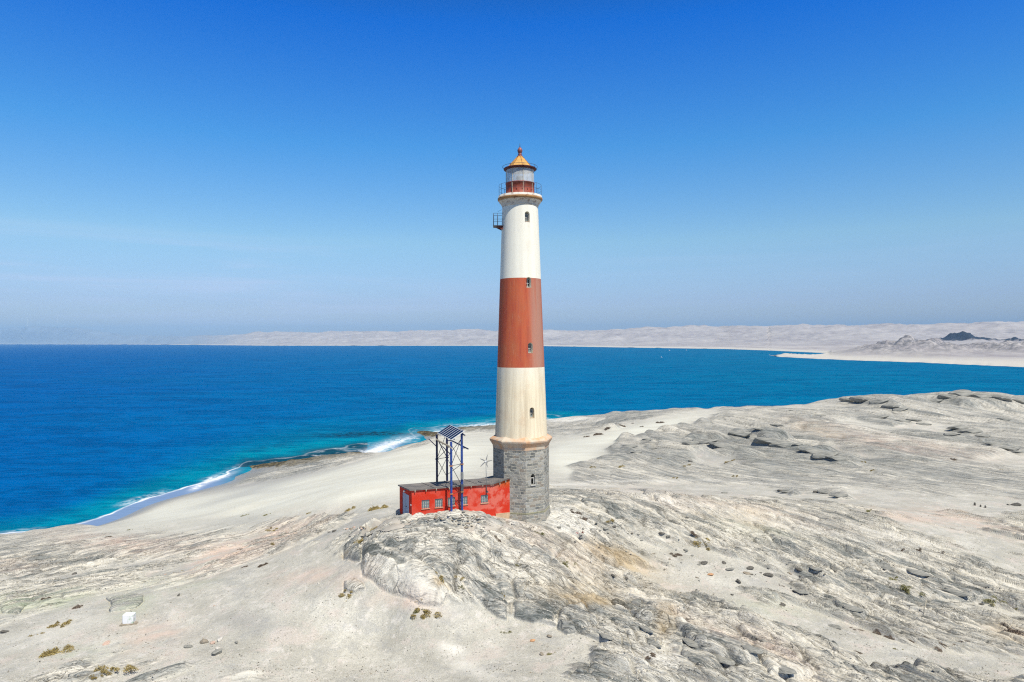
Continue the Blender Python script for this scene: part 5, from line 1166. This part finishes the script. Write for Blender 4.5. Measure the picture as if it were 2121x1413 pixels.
for (px, py, hh, lb) in [(2019, 1047, 6, 'tallest dark stump-like post on the right valley floor'), (2031, 1050, 4.5, 'middle one of three dark stumpy posts on the right valley floor'), (2041, 1052, 5, 'rightmost of three dark stumpy posts on the right valley floor')]:
    p = atz(px, py); w_ = hh / FX * p[1]
    m = MB(); m.lathe([(w_ * .36, p[2] - .1), (w_ * .33, p[2] + w_ * .6), (w_ * .26, p[2] + w_ * .98), (w_ * .1, p[2] + w_ * 1.05)], 9, (p[0], p[1]), 0, .3)
    tag(m.build('stump', RM['dark']), lb, 'post')
# concrete apron in front of the door
a_ = [atz(*q) for q in ((853, 1084), (826, 1074), (800, 1075), (752, 1089), (722, 1112), (760, 1112), (800, 1103), (832, 1096))]
ap = MB()
cz = []
for q in a_: cz.append((q[0], q[1], float(HT(q[0], q[1])) + .05))
cx_ = np.mean(np.array(cz), 0); nA = len(cz)
vs = []; fs = []
RN = 8
for k in range(RN + 1):
    for i in range(nA * 3):
        a, b_ = np.array(cz[i // 3]), np.array(cz[(i // 3 + 1) % nA]); e = a + (b_ - a) * (i % 3) / 3; q = cx_ + (e - cx_) * (k + .02) / (RN + .02); q[2] = float(HT(q[0], q[1])) + .05; vs.append(q)
mN = nA * 3
for k in range(RN):
    for i in range(mN): fs.append((k * mN + i, k * mN + (i + 1) % mN, (k + 1) * mN + (i + 1) % mN, (k + 1) * mN + i))
ap.add(vs, fs, 0, True); apo_ = ap.build('path', flat('worn_concrete', (.44, .40, .34), .9, 0, .1, 1.5)); apo_['kind'] = 'structure'

# ------------------------------------------------------------------ far things: boats and wind turbines
def boat(px, py, Lm, label):
    q = PZ(px, py, 0); e = empty('boat', tuple(q), label, 'boat', 'small white boats far out in the bay')
    h = MB(); pr = [(-.5, .14, .0), (-.5, .16, .12), (.2, .16, .14), (.5, 0, .18), (.2, -.16, .14), (-.5, -.16, .12)]
    top = [(q[0] + a * Lm, q[1] + b * Lm, q[2] + c * Lm) for a, b, c in pr[1:]]; bot = [(q[0] + a * Lm * .8, q[1] + b * Lm * .6, q[2] - .05) for a, b, c in pr[1:]]
    h.add(top + bot, [(0, 1, 2, 3, 4), (9, 8, 7, 6, 5)] + [(i, 5 + i, 5 + (i + 1) % 5, (i + 1) % 5) for i in range(5)]); h.build('hull', M['whitep'], e)
    MB().box((q[0] - .05 * Lm, q[1], q[2] + .26 * Lm), (.32 * Lm, .2 * Lm, .22 * Lm)).build('cabin', M['whitep'], e, bevel=.02 * Lm)
boat(1386.5, 726.5, 5, 'white speck of a boat near the far shore, left of its neighbour'); boat(1421.5, 726, 5, 'white speck of a boat near the far shore, right of its neighbour'); boat(1370.5, 740.5, 3.5, 'white speck of a boat lower in the bay, nearest of three')
def turbine(px, pyh, pyb, D0, label, a0):
    hub = PY(px, pyh, D0); bt = PY(px, pyb, D0); e = empty('wind_turbine', tuple(bt), label, 'wind turbine', 'distant wind turbines in the haze')
    MB().tube(bt - [0, 0, 40], hub, 3.2, 1.9, 10).build('tower', M['whitep'], e); MB().box(hub + [0, 2, 0], (4, 10, 4)).build('nacelle', M['whitep'], e)
    for i in range(3):
        a = R(a0 + 120 * i); d = np.array([math.sin(a), 0, math.cos(a)]); t_ = np.array([math.cos(a), 0, -math.sin(a)]); c = hub - [0, 4, 0]
        vs = [c + t_ * 1.2, c - t_ * 1.2, c + d * 45 - t_ * .4, c + d * 45 + t_ * .4, c + d * 12 + t_ * 2.6]; v2 = [v + [0, 1, 0] for v in vs]
        MB().add(vs + v2, [(0, 1, 2, 3, 4), (9, 8, 7, 6, 5)] + [(j, 5 + j, 5 + (j + 1) % 5, (j + 1) % 5) for j in range(5)]).build('blade', M['whitep'], e)
turbine(57.5, 655, 672, 10300, 'left white wind turbine barely visible in haze above the far shore', 0)
turbine(118.5, 653.5, 664, 10300, 'right white wind turbine barely visible in haze above the far shore', 90)

# ------------------------------------------------------------------ haze
hz = MB().box((0, 7600, 190), (30000, 19800, 430)).build('haze', []) if False else None
me = bpy.data.meshes.new('haze'); bmh = bmesh.new(); bmesh.ops.create_cube(bmh, size=1); bmh.to_mesh(me); bmh.free()
hz = bpy.data.objects.new('haze', me); col.objects.link(hz); hz['kind'] = 'stuff'
ZLO, ZHI = float(min(Z.min(), ZF.min(), 0)) - 1.0, 420.0
hz.scale = (46000, 18800, ZHI - ZLO); hz.location = (0, 8900, (ZHI + ZLO) / 2)
hm = bpy.data.materials.new('haze_air'); hm.use_nodes = True; ht = hm.node_tree; ht.nodes.clear()
ho = ht.nodes.new('ShaderNodeOutputMaterial'); hv = ht.nodes.new('ShaderNodeVolumePrincipled')
hv.inputs['Color'].default_value = (.38, .68, 1.0, 1); hv.inputs['Density'].default_value = 7.0e-5; hv.inputs['Anisotropy'].default_value = -0.25
ht.links.new(hv.outputs[0], ho.inputs['Volume']); me.materials.append(hm)

# ------------------------------------------------------------------ light and sky
SUN_AZ, SUN_EL = 33.0, 58.0      # degrees to the right of straight behind the camera
sd = Vector((math.sin(R(SUN_AZ)) * math.cos(R(SUN_EL)), -math.cos(R(SUN_AZ)) * math.cos(R(SUN_EL)), math.sin(R(SUN_EL))))
sun = bpy.data.objects.new('sun', bpy.data.lights.new('sun', 'SUN')); col.objects.link(sun)
sun.data.energy = 5.0; sun.data.angle = R(.5); sun.data.color = (1.0, .965, .875)
sun.rotation_euler = sd.to_track_quat('Z', 'Y').to_euler()
w = bpy.data.worlds.new('World'); scene.world = w; w.use_nodes = True; nt = w.node_tree; nt.nodes.clear()
wo = nt.nodes.new('ShaderNodeOutputWorld'); bg = nt.nodes.new('ShaderNodeBackground'); sky = nt.nodes.new('ShaderNodeTexSky')
sky.sky_type = 'NISHITA'; sky.sun_disc = False; sky.sun_elevation = R(SUN_EL); sky.sun_rotation = R(180 - SUN_AZ); sky.air_density = 1.0; sky.dust_density = .6; sky.ozone_density = 2.0
tc = nt.nodes.new('ShaderNodeTexCoord'); sep = nt.nodes.new('ShaderNodeSeparateXYZ'); nt.links.new(tc.outputs['Generated'], sep.inputs[0])
rp = nt.nodes.new('ShaderNodeValToRGB'); nt.links.new(sep.outputs[2], rp.inputs[0])
STOPS = [(0.0, (.76, .78, 1.0)), (.055, (.70, .77, 1.06)), (.14, (.76, .99, 1.08)), (.27, (.29, .88, 1.33)), (.42, (.03, .60, 1.52)), (.60, (.10, .22, .34)), (1.0, (.34, .26, .17))]
while len(rp.color_ramp.elements) < len(STOPS): rp.color_ramp.elements.new(.5)
for e, (p_, c_) in zip(rp.color_ramp.elements, STOPS): e.position = p_; e.color = (c_[0], c_[1], c_[2], 1)
mx = nt.nodes.new('ShaderNodeMix'); mx.data_type = 'RGBA'; mx.blend_type = 'MULTIPLY'; mx.inputs[0].default_value = 1
nt.links.new(sky.outputs[0], mx.inputs[6]); nt.links.new(rp.outputs[0], mx.inputs[7])
# thin veils of cirrus low on the left
vm = nt.nodes.new('ShaderNodeVectorMath'); vm.operation = 'MULTIPLY'; vm.inputs[1].default_value = (2.2, 2.2, 34); nt.links.new(tc.outputs['Generated'], vm.inputs[0])
cn = nt.nodes.new('ShaderNodeTexNoise'); cn.inputs['Scale'].default_value = 1.0; cn.inputs['Detail'].default_value = 6; cn.inputs['Roughness'].default_value = .58; cn.inputs['Distortion'].default_value = .5; nt.links.new(vm.outputs[0], cn.inputs['Vector'])
def mr(v, a, b, c=0., d=1.):
    q = nt.nodes.new('ShaderNodeMapRange'); q.interpolation_type = 'SMOOTHSTEP'; nt.links.new(v, q.inputs[0]); q.inputs[1].default_value = a; q.inputs[2].default_value = b; q.inputs[3].default_value = c; q.inputs[4].default_value = d; return q.outputs[0]
def mm(a, b):
    q = nt.nodes.new('ShaderNodeMath'); q.operation = 'MULTIPLY'; nt.links.new(a, q.inputs[0])
    if isinstance(b, float): q.inputs[1].default_value = b
    else: nt.links.new(b, q.inputs[1])
    return q.outputs[0]
cf = mm(mm(mr(cn.outputs[0], .42, .70), mm(mr(sep.outputs[2], .16, .10), mr(sep.outputs[2], .0, .03))), mr(sep.outputs[0], .05, -.45, .10, .55))
m2 = nt.nodes.new('ShaderNodeMix'); m2.data_type = 'RGBA'; nt.links.new(cf, m2.inputs[0]); nt.links.new(mx.outputs[2], m2.inputs[6]); m2.inputs[7].default_value = (5.0, 5.7, 7.6, 1)
nt.links.new(m2.outputs[2], bg.inputs[0]); bg.inputs[1].default_value = .12; nt.links.new(bg.outputs[0], wo.inputs[0])

scene.view_settings.view_transform = 'Standard'; scene.view_settings.look = 'None'; scene.view_settings.exposure = 0.08; scene.view_settings.gamma = 1.0
scene.view_settings.use_curve_mapping = False
scene.cycles.max_bounces = 5; scene.cycles.diffuse_bounces = 2; scene.cycles.volume_bounces = 0; scene.cycles.transparent_max_bounces = 8
scene.cycles.use_denoising = False; scene.cycles.filter_width = 1.2
